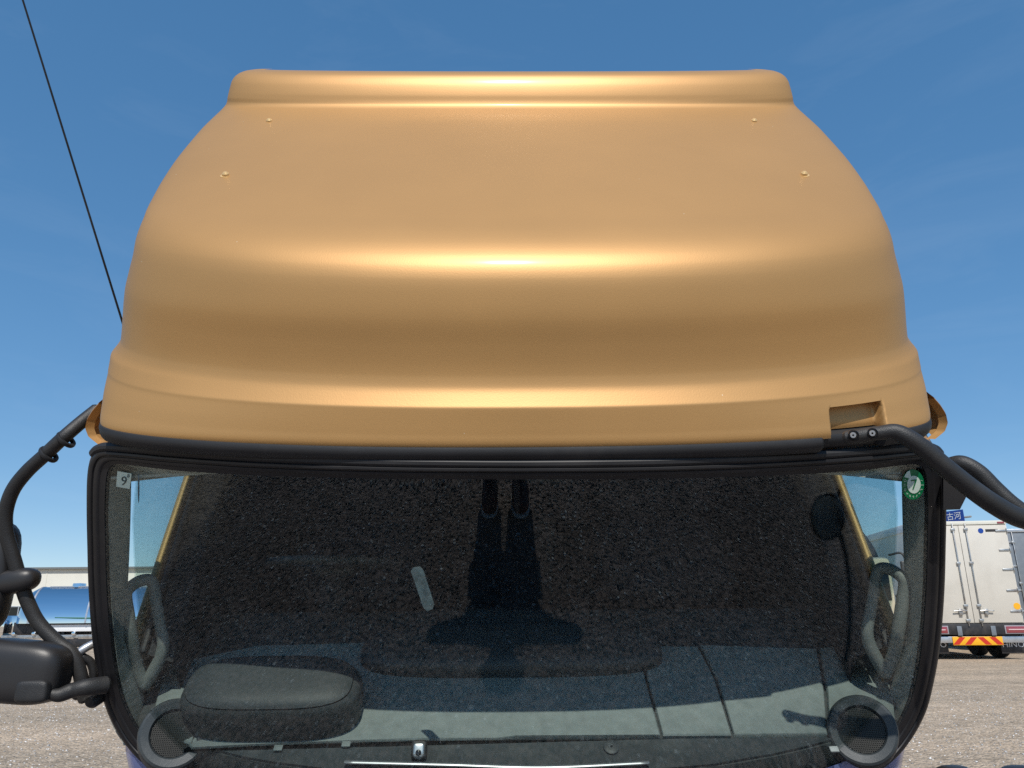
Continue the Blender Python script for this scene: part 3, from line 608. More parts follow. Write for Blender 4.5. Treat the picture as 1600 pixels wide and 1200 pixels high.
# ------------------------------------------------------------------ interior
UD = -.79                                                     # height of the dash top in the cab frame
def dp(px, py, up=0.0): return on_plane(px, py, C(0, 0, UD + up), Uv)
def slab(poly_px, h, m, name, parent, up=0.0, drop=.03, bev=.004):
    """dash piece: outline on the dash plane, with a small chamfer"""
    T = [dp(a, b, up) for a, b in poly_px]; c = sum(T) / len(T); n = len(T)
    top = [t + Uv * h + (c - t) / np.linalg.norm(c - t) * bev for t in T]; mid = [t + Uv * (h - bev) for t in T]; low = [t - Uv * drop for t in T]
    V = top + mid + low; Fc = [tuple(range(n))] + [(i, (i + 1) % n, n + (i + 1) % n, n + i) for i in range(n)] + [(n + i, n + (i + 1) % n, 2 * n + (i + 1) % n, 2 * n + i) for i in range(n)]
    return obj(name, V, Fc, m, parent, 40)
def interior():
    wsb = lambda x, u: u / math.cos(RAKE) * math.sin(RAKE) + .20 * (abs(x) / 1.15) ** 2.6
    P = []
    for x in np.linspace(-1.09, 1.09, 41):
        P.append([C(x, .44, -1.1), C(x, .44, UD - .02), C(x, .41, UD - .012), C(x, wsb(x, UD) + .05, UD - .012), C(x, wsb(x, UD) + .022, UD - .014), C(x, wsb(x, -.86) + .018, -.86), C(x, wsb(x, -.86) + .06, -1.1)])
    base = obj('dashboard', *grid(P), M['hood'], truck)
    # long lower strip against the glass
    def strip(px0, px1, seam, bottom, m, name, h=0.0, up=0.0):
        pts = [(x, seam(x)) for x in np.linspace(px0, px1, 24)] + [(x, bottom(x)) for x in np.linspace(px1, px0, 24)]
        return slab(pts, h, m, name, base, up, .03, .003)
    seam = lambda x: 1151 + 14 * ((x - 806) / 500) ** 2 * (1 if x < 806 else .1) + (4 if x < 806 else -4 * (x - 806) / 500)
    def near_glass(px):
        for py in range(1232, 1150, -2):
            q = toC(dp(px, py))
            if q[1] > wsb(q[0], UD) + .022: return py
        return 1158
    strip(285, 1345, lambda x: seam(x) + 3, near_glass, M['dash_lower'], 'lower_strip', -.004)
    # main top left of the seams, and three lids on the right
    back = lambda x: 1005 if x > 560 else 1030
    pts = [(x, seam(x)) for x in np.linspace(300, 1032, 24)] + [(1008, 1062), (1000, 1020), (930, 985), (800, 978), (640, 984), (560, 1005), (400, 1010), (262, 1040), (240, 1110)]
    slab(pts, .004, M['dash'], 'dash_top', base)
    slab([(1036, seam(1036)), (1143, seam(1143)), (1117, 1062), (1090, 1010), (1002, 1010), (1012, 1062)], .003, M['dash'], 'dash_lid', base)
    slab([(1147, seam(1147)), (1293, seam(1293) - 1), (1288, 1080), (1276, 1014), (1094, 1008), (1121, 1062)], .003, M['dash'], 'dash_lid', base)
    slab([(1297, seam(1297) - 1), (1400, 1140), (1392, 1060), (1365, 1010), (1281, 1013), (1292, 1080)], .006, M['dash'], 'dash_end', base)
    slab([(300, 1165), (232, 1150), (246, 1090), (262, 1040), (300, 1028), (320, 1100)], .008, M['dash'], 'dash_end', base)
    # instrument hood in front of the driver
    c = dp(417, 1160, 0) + Fv * .10 + Uv * .055
    ax, ay, az = Xv * .25, Fv * .105, Uv * .085
    hd = obj('instrument_hood', *superell(c, ax, ay, az, .5, .62, 56, 24, -1, .36), M['hood'], base)
    obj('hood_top', *superell(c + Uv * .003, ax * 1.003, ay * 1.004, az, .5, .62, 56, 16, .375, 1), M['hood'], hd)
    # raised tray in the centre of the dash
    c = dp(800, 1045, 0.0)
    obj('centre_hood', *superell(c + Fv * .06, Xv * .47, Fv * .10, Uv * .06, .5, .55, 48, 14, -.2, 1), M['hood'], base)
    # speakers in the corners: tilted rings with mesh grilles
    for (px, py, s) in ((272, 1147, -1), (1347, 1141, 1)):
        cc = dp(px, py, .025); axs = Uv * .80 - Fv * .52 - Xv * s * .38; axs /= np.linalg.norm(axs)
        spk = obj('speaker', *lathe([(.092, -.10), (.092, .0), (.089, .009), (.083, .013), (.064, .010), (.060, .003), (.058, -.004)], cc, axs, 56), M['dash_lower'], base)
        obj('speaker_cone', *lathe([(.0001, -.010), (.061, -.010)], cc, axs, 40), M['screen'], spk)
        N = np.cross(axs, Xv); N /= np.linalg.norm(N); B = np.cross(axs, N); V, Fc = [], []
        st = .0047
        for i in range(-12, 13):
            for ax1, ax2 in ((N, B), (B, N)):
                t = i * st; L = math.sqrt(max(0, .058 ** 2 - t * t))
                if L < .01: continue
                k = len(V); w = .0010; p0 = cc + ax1 * t
                V += [p0 - ax1 * w - ax2 * L + axs * .001, p0 + ax1 * w - ax2 * L + axs * .001, p0 + ax1 * w + ax2 * L + axs * .001, p0 - ax1 * w + ax2 * L + axs * .001]
                V += [v - axs * .0018 for v in V[-4:]]
                Fc += [(k, k+1, k+2, k+3), (k+4, k+7, k+6, k+5), (k, k+4, k+5, k+1), (k+2, k+6, k+7, k+3), (k+1, k+5, k+6, k+2), (k, k+3, k+7, k+4)]
        tag(obj('grille', V, Fc, M['grille'], spk, 0), kind='stuff')
    # little camera, round clip, small clips, chrome strip at the bottom edge
    c = dp(655, 1174, .01); sn = obj('sensor', *superell(c, Xv * .021, Fv * .022 + Uv * .008, Uv * .016, .4, .35), M['plastic'], base)
    obj('sensor_face', *superell(c + Uv * .010 - Fv * .008, Xv * .015, Fv * .014 + Uv * .008, Uv * .010, .4, .4), M['alu'], sn)
    obj('sensor_lens', *lathe([(.0001, .012), (.006, .011), (.008, .008), (.009, 0)], c + Uv * .008 - Fv * .012, Uv - Fv * .6), M['screen'], sn)
    obj('round_clip', *lathe([(.003, .004), (.0035, .006), (.016, .006), (.021, .004), (.021, -.006)], dp(955, 1168, .0), Uv - Fv * .1), M['dash_lower'], base)
    for px, py in ((435, 1170), (541, 1164), (1303, 1172)):
        obj('clip', *xf(rbox(-.012, .012, -.009, .009, 0, .006, .002), lambda v, c=dp(px, py): c + v[0] * Xv + v[1] * Fv + v[2] * Uv), M['dash'], base)
    obj('chrome_strip', *tube([dp(540, 1191, .012), dp(700, 1195, .012), dp(850, 1199, .012), dp(1012, 1192, .012)], .010, 10, 40, flat=.5), M['alu'], base)
    # pillar trims and grab handles
    inner = [(205,722),(205,760),(204,810),(202,870),(200,925),(204,985),(214,1040),(224,1085),(228,1120),(228,1160),(250,1200)]
    for s in (-1, 1):
        P = []
        ic = catmull(inner, 40)
        for k, (a, b) in enumerate(ic):
            f = k / 39; lo = [p for p in INN if (p[0] < CX) == (s < 0) and abs(p[0] - CX) > 380]
            ed = min(lo, key=lambda p: abs(p[1] - b) + (1000 if False else 0))
            qx = a if s < 0 else 2 * CX - a
            pe = WSP(ed[0] - (0 if s < 0 else 0), b if b < 1180 else ed[1], -.012)
            zc = (np.array(pe) - CAMP) @ np.array([0, cp, sp])
            pi_ = PZ(qx, b, zc + .10); pm = (pe + pi_) / 2 - Fv * .012; 
            po = pe + np.array([s * .035, 0, 0]) + Fv * .01
            P.append([po, pe, pe * .88 + pi_ * .12 - Fv * .003, pe * .7 + pi_ * .3 - Fv * .008, pm - Fv * .004, pe * .2 + pi_ * .8 - Fv * .002, pi_, pi_ + Fv * .05 + np.array([s * .03, 0, 0]), pi_ + Fv * .08 + np.array([s * .14, 0, 0])])
        obj('pillar_trim', *grid(P), M['pillar'], truck, 60)
        mx = (lambda x: x) if s < 0 else (lambda x: 1610 - x)
        z0 = 2.22
        hnd = [(196,925,z0-.03),(201,960,z0-.03),(207,1000,z0-.02),(215,1045,z0),(222,1075,z0+.02)]
        g = obj('grab_handle', *tube([PZ(mx(a), b - (18 if s > 0 else 0), z) for a, b, z in [(226,1072,z0+.01),(214,1040,z0),(206,1000,z0-.025),(200,960,z0-.03),(196,933,z0-.03),(200,921,z0-.025),(216,909,z0),(232,906,z0+.015),(240,914,z0+.02),(244,940,z0+.02),(250,975,z0+.015),(255,1003,z0+.01),(251,1026,z0+.01),(238,1052,z0+.01),(226,1072,z0+.01)]], [.016,.018,.018,.018,.018,.017,.017,.017,.016,.016,.016,.017,.018,.018,.016], 16, 130), M['handle'], truck)
        # black seal along the rear of the pillar
        # seats
        x = s * .62
        st = obj('seat', *superell(C(x, .95, -1.0), Xv * .27, Fv * .25, Uv * .08, .5, .5), M['seat'], truck)
        obj('backrest', *superell(C(x, 1.22, -.62), Xv * .26, Fv * .08, Uv * .36, .5, .5), M['seat'], st)
        obj('headrest', *superell(C(x, 1.24, -.16), Xv * .15, Fv * .05, Uv * .09, .6, .6), M['seat'], st)
        obj('seat_base', *xf(rbox(x - .2, x + .2, .75, 1.15, -1.27, -1.06, .02), lambda v: C(*v)), M['dark'], st)
        # curtain bunched behind the door window
        rows = [[C(s * (1.06 - .012 * math.sin(k * 1.3 + h * 1.5) - .05 * h), .55 + .02 * k + .35 * h, -.52 + .5 * h) for k in range(10)] for h in np.linspace(0, 1, 12)]
    # steering wheel in front of the driver, column
    wc = C(-.62, .56, -.70); wa = Uv * .75 + Fv * .66; wa /= np.linalg.norm(wa); N = np.cross(wa, Xv)
    circ = [wc + .225 * (math.cos(a) * Xv + math.sin(a) * N) for a in np.linspace(0, 2 * math.pi, 48, endpoint=False)]
    T = []
    for k, p in enumerate(circ):
        rd = (p - wc) / .225; T.append([p + .016 * (math.cos(a) * rd + math.sin(a) * wa) for a in np.linspace(0, 2 * math.pi, 12, endpoint=False)])
    sw = obj('steering_wheel', *grid(T, True, True), M['hood'], truck)
    obj('wheel_hub', *superell(wc - wa * .02, Xv * .08, N * .07, wa * .03, .6, .6), M['hood'], sw)
    for a in (.3, math.pi - .3, math.pi * 1.5): obj('spoke', *tube([wc - wa * .02, wc + .22 * (math.cos(a) * Xv + math.sin(a) * N)], .014, 10), M['hood'], sw)
    obj('steering_column', *tube([wc - wa * .03, C(-.62, .1, -1.1)], .045, 14), M['dark'], sw)
    # fixed centre: monitor between the seats, bunk
    mon = obj('monitor', *xf(rbox(.0, .23, .70, .74, -.62, -.36, .012), lambda v: C(*v)), M['seat'], truck)
    obj('monitor_screen', *xf(rbox(.02, .21, .695, .699, -.60, -.38, .004), lambda v: C(*v)), M['screen'], mon)
    obj('monitor_stand', *xf(rbox(.09, .15, .72, .76, -1.27, -.6, .01), lambda v: C(*v)), M['dark'], mon)
    obj('bunk', *xf(rbox(-1.08, 1.08, 1.31, 1.40, -.95, -.80, .03), lambda v: C(*v)), M['seat'], truck)
interior()

# ------------------------------------------------------------------ chassis standing behind the tilted cab
def chassis():
    for s in (-1, 1):
        obj('frame_rail', *rbox(s * .43 - .04, s * .43 + .04, 2.9, 8.6, .72, .98, .006), M['under'], truck)
        obj('pivot_bracket', *tube([(s * .43, 3.0, .85), (s * .43, 2.75, .72), tuple(C(s * .43, -.05, -1.3))], .05, 10), M['under'], truck)
    for y in (3.3, 5.0, 6.8, 8.3): obj('cross_member', *rbox(-.39, .39, y - .05, y + .05, .76, .92, .006), M['under'], truck)
    obj('engine', *rbox(-.36, .36, 3.3, 4.5, .62, 1.25, .06), M['under'], truck)
    for y, dual in ((3.95, 0), (7.6, 1)):
        obj('axle', *tube([(-1.0, y, .5), (1.0, y, .5)], .07, 12), M['under'], truck)
        for s in (-1, 1):
            for dx in ((1.02,) if not dual else (.75, 1.06)):
                w = obj('wheel', *lathe([(.27, -.12), (.42, -.13), (.48, -.12), (.5, -.07), (.5, .07), (.48, .12), (.42, .13), (.27, .12)], (s * dx, y, .5), (s, 0, 0), 40), M['tyre'], truck)
                obj('rim', *lathe([(.28, .10), (.27, .04), (.17, .02), (.15, .07), (.0001, .08)], (s * dx, y, .5), (s, 0, 0), 32), M['alu'], w)
        obj('leaf_spring', *rbox(-.52, -.45, y - .6, y + .6, .58, .64, .01), M['under'], truck); obj('leaf_spring', *rbox(.45, .52, y - .6, y + .6, .58, .64, .01), M['under'], truck)
    obj('fifth_wheel', *lathe([(.0001, .06), (.42, .06), (.44, .03), (.44, -.04)], (0, 7.4, 1.04), (0, 0, 1), 32), M['under'], truck)
chassis()

# ------------------------------------------------------------------ white box truck on the right
def box_truck():
    g = ground(1533, 1031); YAW = R(-7)
    t = thing('box_truck', 'white box truck seen from behind, rear doors closed, right of the tilted cab', 'truck', g, YAW, local=True)
    def B(name, *a, m='white', p=t, bev=.006): return obj(name, *rbox(*a, bev), M[m], p, 40)
    H = 3.56
    B('cargo_box', -1.245, 1.245, .03, 6.0, .9, H, bev=.02)
    fr = B('top_rail', -1.245, 1.245, -.02, .05, H - .09, H + .01, m='wall')
    for s in (-1, 1):
        B('marker_lamp', s * 1.1 - .09, s * 1.1 + .09, -.035, -.022, H - .075, H - .025, m='lampred', p=fr)
        d = B('door', min(s * .006, s * 1.215), max(s * .006, s * 1.215), -.01, .028, .92, H - .11)
        rod = obj('lock_rod', *tube([(s * .165, -.045, .84), (s * .165, -.045, H - .05)], .016, 10), M['steel'], d)
        for z in (.98, 1.35, 2.45, H - .22): obj('rod_guide', *rbox(s * .165 - .05, s * .165 + .05, -.065, -.012, z - .035, z + .035, .008), M['steel'], rod)
        obj('lock_handle', *tube([(s * .165, -.06, 1.22), (s * .30, -.075, 1.23), (s * .50, -.075, 1.22)], .017, 8), M['steel'], rod)
        obj('handle_catch', *rbox(s * .32 - .045, s * .32 + .045, -.07, -.012, 1.11, 1.27, .008), M['steel'], rod)
        for z in (3.29, 2.78, 2.27, 1.73, 1.2): obj('hinge', *merge(rbox(s * 1.06 - .13, s * 1.06 + .13, -.028, -.012, z - .03, z + .03, .008), tube([(s * 1.215, -.03, z - .07), (s * 1.215, -.03, z + .07)], .016, 8)), M['steel'], d)
        lamp = B('tail_lamp', s * .98 - .28, s * .98 + .28, -.05, .02, .64, .85, m='lampframe', p=t)
        B('lens', s * .98 - .25, s * .98 + .25, -.062, -.051, .665, .825, m='lampred', p=lamp)
        B('light_strip', s * .98 - .2, s * .98 + .2, -.072, -.063, .735, .76, m='lampclear', p=lamp)
        B('bumper_bracket', s * .42 - .06, s * .42 + .06, -.045, -.021, .60, .84, m='greytruck')
        fl = B('mud_flap', s * .97 - .31, s * .97 + .31, .24, .26, .14, .46, m='under')
        V, Fc = text_mesh('HINO', .19); obj('lettering', [(v[0] * 1.15 + s * .97, .238, v[1] + .36) for v in V], Fc, M['signwhite'], fl, 0)
        for y in (.9, 2.1, 6.4):
            w = obj('wheel', *lathe([(.25, -.12), (.46, -.14), (.48, -.1), (.48, .1), (.46, .14), (.25, .12), (.0001, .05)], (s * .98, y + .2, .48), (s, 0, 0), 24), M['tyre'], t)
    B('rear_sill', -1.22, 1.22, -.02, .10, .62, .90, m='under')
    B('underrun_bar', -1.2, 1.2, .02, .12, .42, .58, m='alu')
    pl = B('reflector_plate', -.62, .62, -.005, .015, .36, .575, m='yellow')
    for k in (-.46, -.17, .17, .46):
        s = 1 if k < 0 else -1; w = .075; hgt = .09
        obj('red_stripe', [(k - w - s * hgt, -.0075, .375), (k + w - s * hgt, -.0075, .375), (k + w + s * hgt, -.0075, .56), (k - w + s * hgt, -.0075, .56)], [(0, 1, 2, 3)], M['red'], pl, 0)
    B('chassis_frame', -.45, .45, .12, 7.6, .45, .88, m='under')
    obj('round_sticker', *lathe([(.0001, .002), (.085, .002), (.085, -.004)], (1.12, -.013, 1.33), (0, -1, 0), 24), M['yellow'], t)
    obj('logo_disc', *lathe([(.0001, .002), (.07, .002), (.07, -.004)], (.56, -.013, 3.30), (0, -1, 0), 24), M['signblue'], t)
    B('logo_plate', .68, 1.0, -.014, -.009, 3.27, 3.34, m='under', bev=.001)
    V, Fc = text_mesh('EXPRESS', .07) if False else ([], [])
    cab = B('truck_cab', -1.15, 1.15, 6.15, 7.8, .6, 2.6, m='white', bev=.15)
    for s in (-1, 1): B('side_rail', min(s * 1.247, s * 1.27), max(s * 1.247, s * 1.27), .06, 5.98, H - .22, H - .02, m='signwhite')
box_truck()
def grey_truck():
    g = ground(1672, 1022)
    t = thing('box_truck', 'slate grey box truck parked at the right picture edge, beyond the white one', 'truck', g, R(-7), local=True)
    B = lambda name, *a, m='greytruck', p=t, bev=.01: obj(name, *rbox(*a, bev), M[m], p, 40)
    B('cargo_box', -1.24, 1.24, .03, 8, .9, 3.58, bev=.02); B('top_rail', -1.25, 1.25, -.01, .05, 3.5, 3.6, m='alu')
    for s in (-1, 1):
        d = B('door', min(s * .006, s * 1.2), max(s * .006, s * 1.2), -.01, .028, .92, 3.47)
        for xr in (.3, .98): 
            rod = obj('lock_rod', *tube([(s * xr, -.045, .86), (s * xr, -.045, 3.5)], .016, 10), M['steel'], d)
            for z in (1.0, 2.0, 3.2): obj('rod_guide', *rbox(s * xr - .05, s * xr + .05, -.065, -.012, z - .035, z + .035, .008), M['steel'], rod)
        for z in (3.2, 2.5, 1.8, 1.2): obj('hinge', *rbox(s * 1.08 - .12, s * 1.08 + .12, -.028, -.012, z - .03, z + .03, .008), M['steel'], d)
        B('tail_lamp', s * .95 - .25, s * .95 + .25, -.05, .02, .66, .84, m='lampred')
        for y in (1.1, 2.3, 6.5): obj('wheel', *lathe([(.25, -.12), (.46, -.14), (.48, -.1), (.48, .1), (.46, .14), (.25, .12), (.0001, .05)], (s * .98, y, .48), (s, 0, 0), 24), M['tyre'], t)
    B('rear_sill', -1.2, 1.2, -.02, .1, .62, .9, m='under'); B('chassis_frame', -.45, .45, .12, 8, .45, .9, m='under'); B('underrun_bar', -1.2, 1.2, .02, .12, .42, .58, m='under')
    B('truck_cab', -1.2, 1.2, 8.3, 10.2, .6, 2.9, bev=.15)
grey_truck()

# ------------------------------------------------------------------ blue road sign above the trucks
def road_sign():
    d = np.array([.42, -.91, 0]); c = PZ(1506, 808, 46.0)             # right-hand end of the sign
    n = np.array([-.91, -.42, 0]); Lg, Hh = 3.0, 1.0
    def S(a, h, o): return c + d * a + np.array([0, 0, h]) + n * o
    base = np.array([c[0] - d[0] * (Lg + .6), c[1] - d[1] * (Lg + .6), 0])
    t = thing('road_sign', 'blue road sign with white place names, above the white box truck', 'sign', base)
    obj('sign_panel', [S(a, h, o) for o in (0, -.04) for a, h in ((-Lg, -.42), (0, -.42), (0, .46), (-Lg, .46))], [(0, 1, 2, 3), (7, 6, 5, 4), (0, 4, 5, 1), (1, 5, 6, 2), (2, 6, 7, 3), (3, 7, 4, 0)], M['signblue'], t, 0)
    for s, a, h, z in (('古河', -.62, .10, .48), ('五霞', -1.75, .10, .48), ('Koga', -.55, -.27, .26), ('Goka', -1.72, -.27, .26)):
        V, Fc = text_mesh(s, z); obj('lettering', [S(a + v[0] * 1.0, h + v[1], .012) for v in V], Fc, M['signwhite'], t, 0)
    obj('sign_arm', *tube([S(-Lg - .6, 0, -.1), S(.38, 0, -.1)], .06, 10), M['pole'], t)
    obj('pole', *tube([S(-Lg - .6, .7, -.1), np.array([S(-Lg - .6, 0, -.1)[0], S(-Lg - .6, 0, -.1)[1], 0])], .10, 12), M['pole'], t)
road_sign()

# ------------------------------------------------------------------ trucks seen through the kerb-side door window
def window_truck():
    zc = 17.0; p = PZ(1322, 962, zc); base = np.array([p[0], p[1], 0])
    t = thing('deflector_truck', 'beige truck with tall black roof deflector seen through the right side window', 'truck', base, R(-8), local=True)
    B = lambda name, *a, m='beige', p=t, bev=.05: obj(name, *rbox(*a, bev), M[m], p, 40)
    B('cab', -1.15, 1.15, .1, 1.9, .7, 2.40, bev=.12)
    P = []
    for f in np.linspace(0, 1, 10):
        zt = 2.46 + f * .74; y = .35 + .9 * f ** 1.5; w = 1.08 - .03 * f
        P.append([(x * w, y + .35 * abs(x) ** 4, zt - .04 * abs(x) ** 6) for x in np.linspace(-1, 1, 21)] )
    back = [[(x, 2.0, z) for x, y, z in r] for r in P]
    obj('roof_deflector', *merge(grid(P), grid([P[-1], back[-1]]), grid([[r[0] for r in P], [r[0] for r in back]]), grid([[r[-1] for r in P], [r[-1] for r in back]])), M['black'], t, 50)
    ws = B('windscreen', -1.05, 1.05, .085, .12, 1.45, 2.15, m='screen', bev=.02)
    B('wiper', -.6, .3, .06, .08, 1.50, 1.53, m='under', p=ws, bev=.004)
    B('bumper', -1.22, 1.22, -.05, .3, .35, .75, m='beige'); B('front_grille', -.8, .8, .07, .1, .9, 1.3, m='under', bev=.01)
    for s in (-1, 1):
        B('headlight', s * .95 - .2, s * .95 + .2, -.07, -.04, .45, .62, m='chrome', bev=.01)
        B('mirror', s * 1.42 - .1, s * 1.42 + .1, .0, .1, 1.7, 2.3, m='housing', bev=.03)
        obj('mirror_arm', *tube([(s * 1.15, .2, 2.45), (s * 1.42, .06, 2.42), (s * 1.42, .05, 1.65), (s * 1.17, .2, 1.55)], .025, 8), M['under'], t)
        for y in (.9, 5.5): obj('wheel', *lathe([(.25, -.12), (.46, -.14), (.5, -.1), (.5, .1), (.46, .14), (.25, .12), (.0001, .05)], (s * 1.0, y, .5), (s, 0, 0), 24), M['tyre'], t)
    B('frame', -.45, .45, 2.1, 7, .6, .95, m='under', bev=.01); B('flat_bed', -1.2, 1.2, 2.4, 7, .96, 1.15, m='greytruck', bev=.02)
window_truck()

# ------------------------------------------------------------------ tanker and long building on the left
def tanker():
    zc = 36.0; p = PZ(66, 945, zc); y = p[1]; x0 = p[0]
    t = thing('tank_trailer', 'polished chrome tank trailer behind the left mirrors', 'trailer', (x0, y, 0), local=True)
    zt = PZ(66, 917, zc)[2]; zb = PZ(66, 974, zc)[2]; r = (zt - zb) / 2; zm = (zt + zb) / 2; L = 10.5
    sec = [(-r * 1.15 * math.cos(a) if a < 3.2 else 0, 2 * r * math.sin(a)) for a in np.linspace(0, math.pi, 40)]
    sc_ = lambda k, x: [(x, yy * k, zb + zz * (k if zz > 0 else 1)) for yy, zz in sec]
    tank = obj('tank', *grid([sc_(1, 0), sc_(1, L), sc_(.9, L + .3), sc_(.5, L + .5), sc_(.02, L + .55)], close_v=True), M['chrome'], t, 50)
    obj('dished_end', *grid([sc_(.999, -.002), sc_(.985, -.12), sc_(.9, -.38), sc_(.7, -.66), sc_(.4, -.86), sc_(.02, -.94)], close_v=True), M['chrome'], tank, 60)
    for x in (0.0, 2.6, 5.2, 7.8, 10.4): obj('band', *grid([[(x + d, yy * k, zb + zz * k) for yy, zz in sec] for d, k in ((-.04, 1.001), (-.04, 1.012), (.04, 1.012), (.04, 1.001))]), M['alu'], tank)
    for x in (1.6, 4.2): obj('manhole', *lathe([(.0001, .2), (.28, .18), (.3, 0)], (x, 0, zt - .03), (0, 0, 1), 20), M['chrome'], tank)
    obj('top_rail', *tube([(.4, -.25, zt - .01), (L - .4, -.25, zt - .01)], .03, 8), M['alu'], tank)
    obj('hose', *tube([(1.2, -r - .05, zm - r * .7), (3.0, -r - .06, zm - r * .75), (6.0, -r - .05, zm - r * .7)], .07, 8, 30), M['green'], t)
    obj('side_skirt', *rbox(.3, L, -r * .95, -r * .9, zb - .36, zb - .06, .02), M['signwhite'], t)
    obj('frame', *rbox(-.9, L, -.45, .45, zb - .5, zb + .05, .02), M['under'], t)
    obj('lower_rail', *rbox(-1.2, L, -r * .93, -r * .9, zb - .66, zb - .50, .02), M['steel'], t)
    obj('guard', *rbox(.8, L, -r * .9, -r * .86, zb - 1.0, zb - .68, .02), M['under'], t)
    for k in range(9): obj('valve', *lathe([(.0001, .1), (.08, .09), (.1, 0), (.06, -.1)], (-.6 + k * .9, -r * .95, zb - .45), (0, -1, 0), 14), M['chrome'], t)
    obj('valve_cabinet', *rbox(-2.2, -1.2, -r * .8, r * .8, zb - .6, zb + .35, .05), M['chrome'], t)
    for y_ in (-.95, .95):
        for x in (6.5, 7.8, 9.1): obj('wheel', *lathe([(.25, -.12), (.46, -.14), (.5, -.1), (.5, .1), (.46, .14), (.25, .12), (.0001, .05)], (x, y_, .5), (0, math.copysign(1, y_), 0), 24), M['tyre'], t)
        obj('landing_leg', *rbox(1.5 - .07, 1.5 + .07, y_ * .6 - .07, y_ * .6 + .07, .06, zb - .2, .01), M['under'], t)
        obj('landing_foot', *rbox(1.3, 1.7, y_ * .6 - .15, y_ * .6 + .15, 0, .06, .01), M['under'], t)
    for o_ in (-1.7,): obj('front_support', *rbox(o_ - .1, o_ + .1, -.5, .5, 0, zb - .5, .02), M['under'], t)
tanker()
def building():
    zc = 70.0; a = PZ(-420, 900, zc); b = PZ(560, 900, zc); y = a[1]; x0, x1 = a[0], b[0]
    zt = PZ(100, 888, zc)[2]
    t = thing('building', 'long low cream building with a flat dark roof edge, behind the tank trailer', 'building', ((x0 + x1) / 2, y, 0))
    obj('wall', *rbox(x0, x1, y, y + 18, 0, zt - .06), M['wall'], t, 0)
    obj('roof', *rbox(x0 - .3, x1 + .3, y - .35, y + 18.3, zt - .055, zt + .12), M['roofmetal'], t, 0)
    n = 14
    for k in range(n + 1):
        x = x0 + (x1 - x0) * k / n; obj('joint_strip', *rbox(x - .04, x + .04, y - .03, y - .002, 0, zt - .065), M['wall'], t, 0)
    for k in range(n):
        x = x0 + (x1 - x0) * (k + .5) / n
        if k % 2: 
            d = obj('shutter_door', *rbox(x - 1.6, x + 1.6, y - .06, y - .004, 0, 3.0), M['lampframe'], t, 0)
        else:
            w = obj('window', *rbox(x - 1.2, x + 1.2, y - .05, y - .004, 1.2, 2.4), M['alu'], t, 0)
            for s in (-1, 1): obj('pane', *rbox(x + min(s * .05, s * 1.12), x + max(s * .05, s * 1.12), y - .058, y - .051, 1.28, 2.32), M['screen'], w, 0)
building()

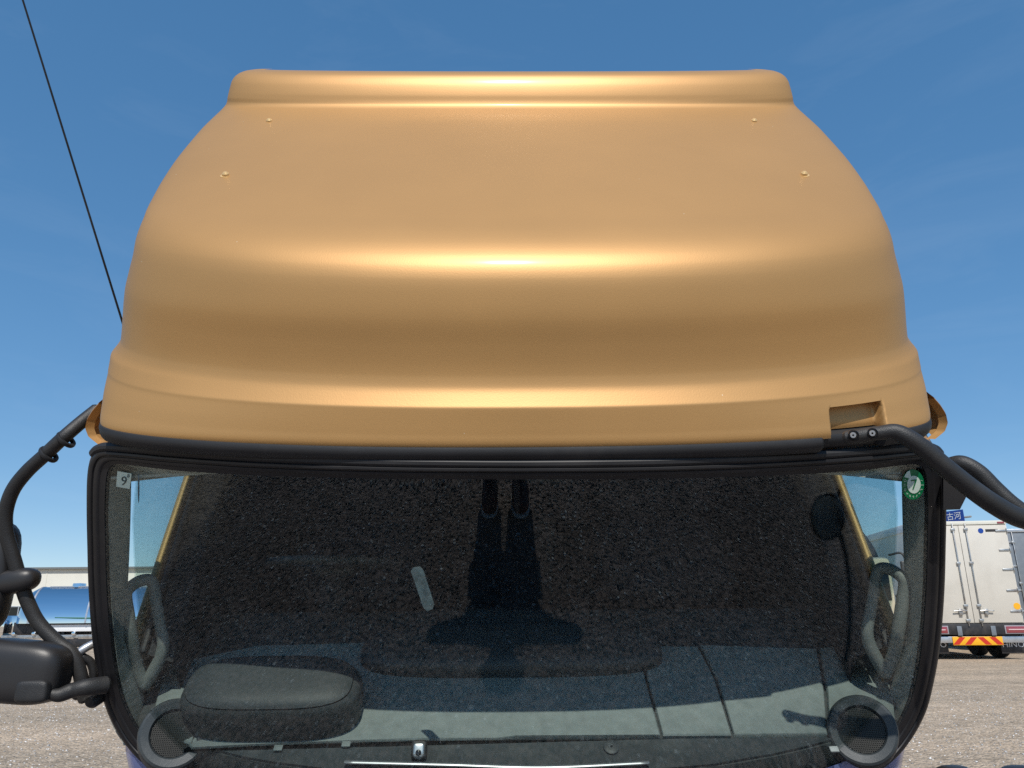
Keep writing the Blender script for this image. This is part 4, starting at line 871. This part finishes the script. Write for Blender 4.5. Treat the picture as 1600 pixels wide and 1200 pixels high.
# ------------------------------------------------------------------ the photographer, whose shadow and shoes the windscreen mirrors
def skin_mesh(name, verts, edges, rad, m, parent, root=0):
    me = bpy.data.meshes.new(name); me.from_pydata(verts, edges, []); o = bpy.data.objects.new(name, me); col.objects.link(o); o.parent = parent
    md = o.modifiers.new('skin', 'SKIN'); md.use_smooth_shade = True
    for i, r in enumerate(rad):
        r = (r, r) if np.isscalar(r) else r; me.skin_vertices[0].data[i].radius = r
        me.skin_vertices[0].data[i].use_root = (i == root)
    s = o.modifiers.new('sub', 'SUBSURF'); s.levels = 2; s.render_levels = 2
    me.materials.append(m); return o
def person():
    t = thing('person', 'person in dark work clothes and maroon shoes, taking the photograph, mirrored in the windscreen', 'person', (0, -.01, 0), local=True); t.scale = (1.1, 1.1, 1.1)
    v, e, r = [], [], []
    def chain(pts, start=None):
        k = start
        for (p, rr) in pts:
            v.append(p); r.append(rr); i = len(v) - 1
            if k is not None: e.append((k, i))
            k = i
        return k
    pel = chain([((0, -.16, .88), (.15, .11))]); ch = chain([((0, -.18, 1.05), (.145, .10)), ((0, -.19, 1.24), (.16, .105))], pel)
    nk = chain([((0, -.18, 1.37), (.07, .07)), ((0, -.16, 1.43), (.052, .055)), ((0, -.13, 1.50), (.07, .085)), ((0, -.125, 1.57), (.075, .092)), ((0, -.135, 1.635), (.06, .07))], ch)
    chain([((0, -.04, 1.54), .014)], nk - 1)
    for s in (-1, 1):
        w = chain([((s * .17, -.18, 1.32), .055), ((s * .345, -.12, 1.30), .042), ((s * .24, -.09, 1.19), .034), ((s * .085, -.075, 1.09), .025), ((s * .075, -.065, 1.095), (.034, .018))], ch)
        for q, (dx, dz) in enumerate(((-.028, .055), (-.03, .035), (-.03, .015), (-.026, -.004))):
            chain([((s * (.07 + .2 * dx), -.058, 1.075 + dz * .8), .009), ((s * (.07 + dx * .7), -.045, 1.08 + dz), .0085), ((s * (.07 + dx * 1.7), -.042, 1.085 + dz), .0075)], w)
        chain([((s * .068, -.07, 1.115), .010), ((s * .045, -.068, 1.13), .009)], w)
        chain([((s * .085, -.16, .82), (.085, .085)), ((s * .085, -.14, .47), (.055, .058)), ((s * .09, -.16, .10), (.04, .042))], pel)
    skin_mesh('body', v, e, r, M['skin'], t)
    v, e, r = [], [], []
    pel = chain([((0, -.16, .86), (.165, .125))]); ch = chain([((0, -.18, 1.05), (.162, .118)), ((0, -.19, 1.24), (.178, .122))], pel); chain([((0, -.185, 1.365), (.085, .085))], ch)
    for s in (-1, 1): chain([((s * .18, -.18, 1.325), .066), ((s * .35, -.12, 1.30), .06), ((s * .24, -.09, 1.19), .05), ((s * .11, -.08, 1.10), .036)], ch)
    skin_mesh('jacket', v, e, r, M['jacket'], t)
    v, e, r = [], [], []
    pel = chain([((0, -.16, .87), (.16, .12))])
    for s in (-1, 1): chain([((s * .088, -.16, .80), (.098, .098)), ((s * .086, -.14, .47), (.078, .08)), ((s * .09, -.16, .12), (.07, .075))], pel)
    skin_mesh('trousers', v, e, r, M['trousers'], t)
    for s in (-1, 1):
        sh = obj('shoe', *superell((s * .09, -.07, .062), (.05, 0, 0), (0, .145, 0), (0, 0, .05), .7, .7), M['shoe'], t)
        obj('sole', *superell((s * .09, -.07, .016), (.053, 0, 0), (0, .15, 0), (0, 0, .016), .4, .7), M['sole'], sh)
        obj('ear', *superell((s * .082, -.13, 1.55), (.012, 0, 0), (0, .018, 0), (0, 0, .03), .8, .8), M['skin'], t)
        obj('eye', *superell((s * .032, -.052, 1.56), (.012, 0, 0), (0, .008, 0), (0, 0, .008), 1, 1), M['hair'], t)
    obj('mouth', *superell((0, -.05, 1.495), (.024, 0, 0), (0, .006, 0), (0, 0, .006), 1, 1), M['shoe'], t)
    obj('hair', *superell((0, -.15, 1.60), (.087, 0, 0), (0, .10, 0), (0, 0, .075), .9, .9), M['hair'], t)
    ph = thing('smartphone', 'dark smartphone held up in both hands of the person', 'phone', (0, -.062, 1.12), local=True)
    obj('case', *rbox(-.082, .082, -.006, .006, .045, .125, .004), M['screen'], ph)
    obj('camera_bar', *rbox(.05, .075, .006, .009, .05, .12, .001), M['plastic'], ph)
person()
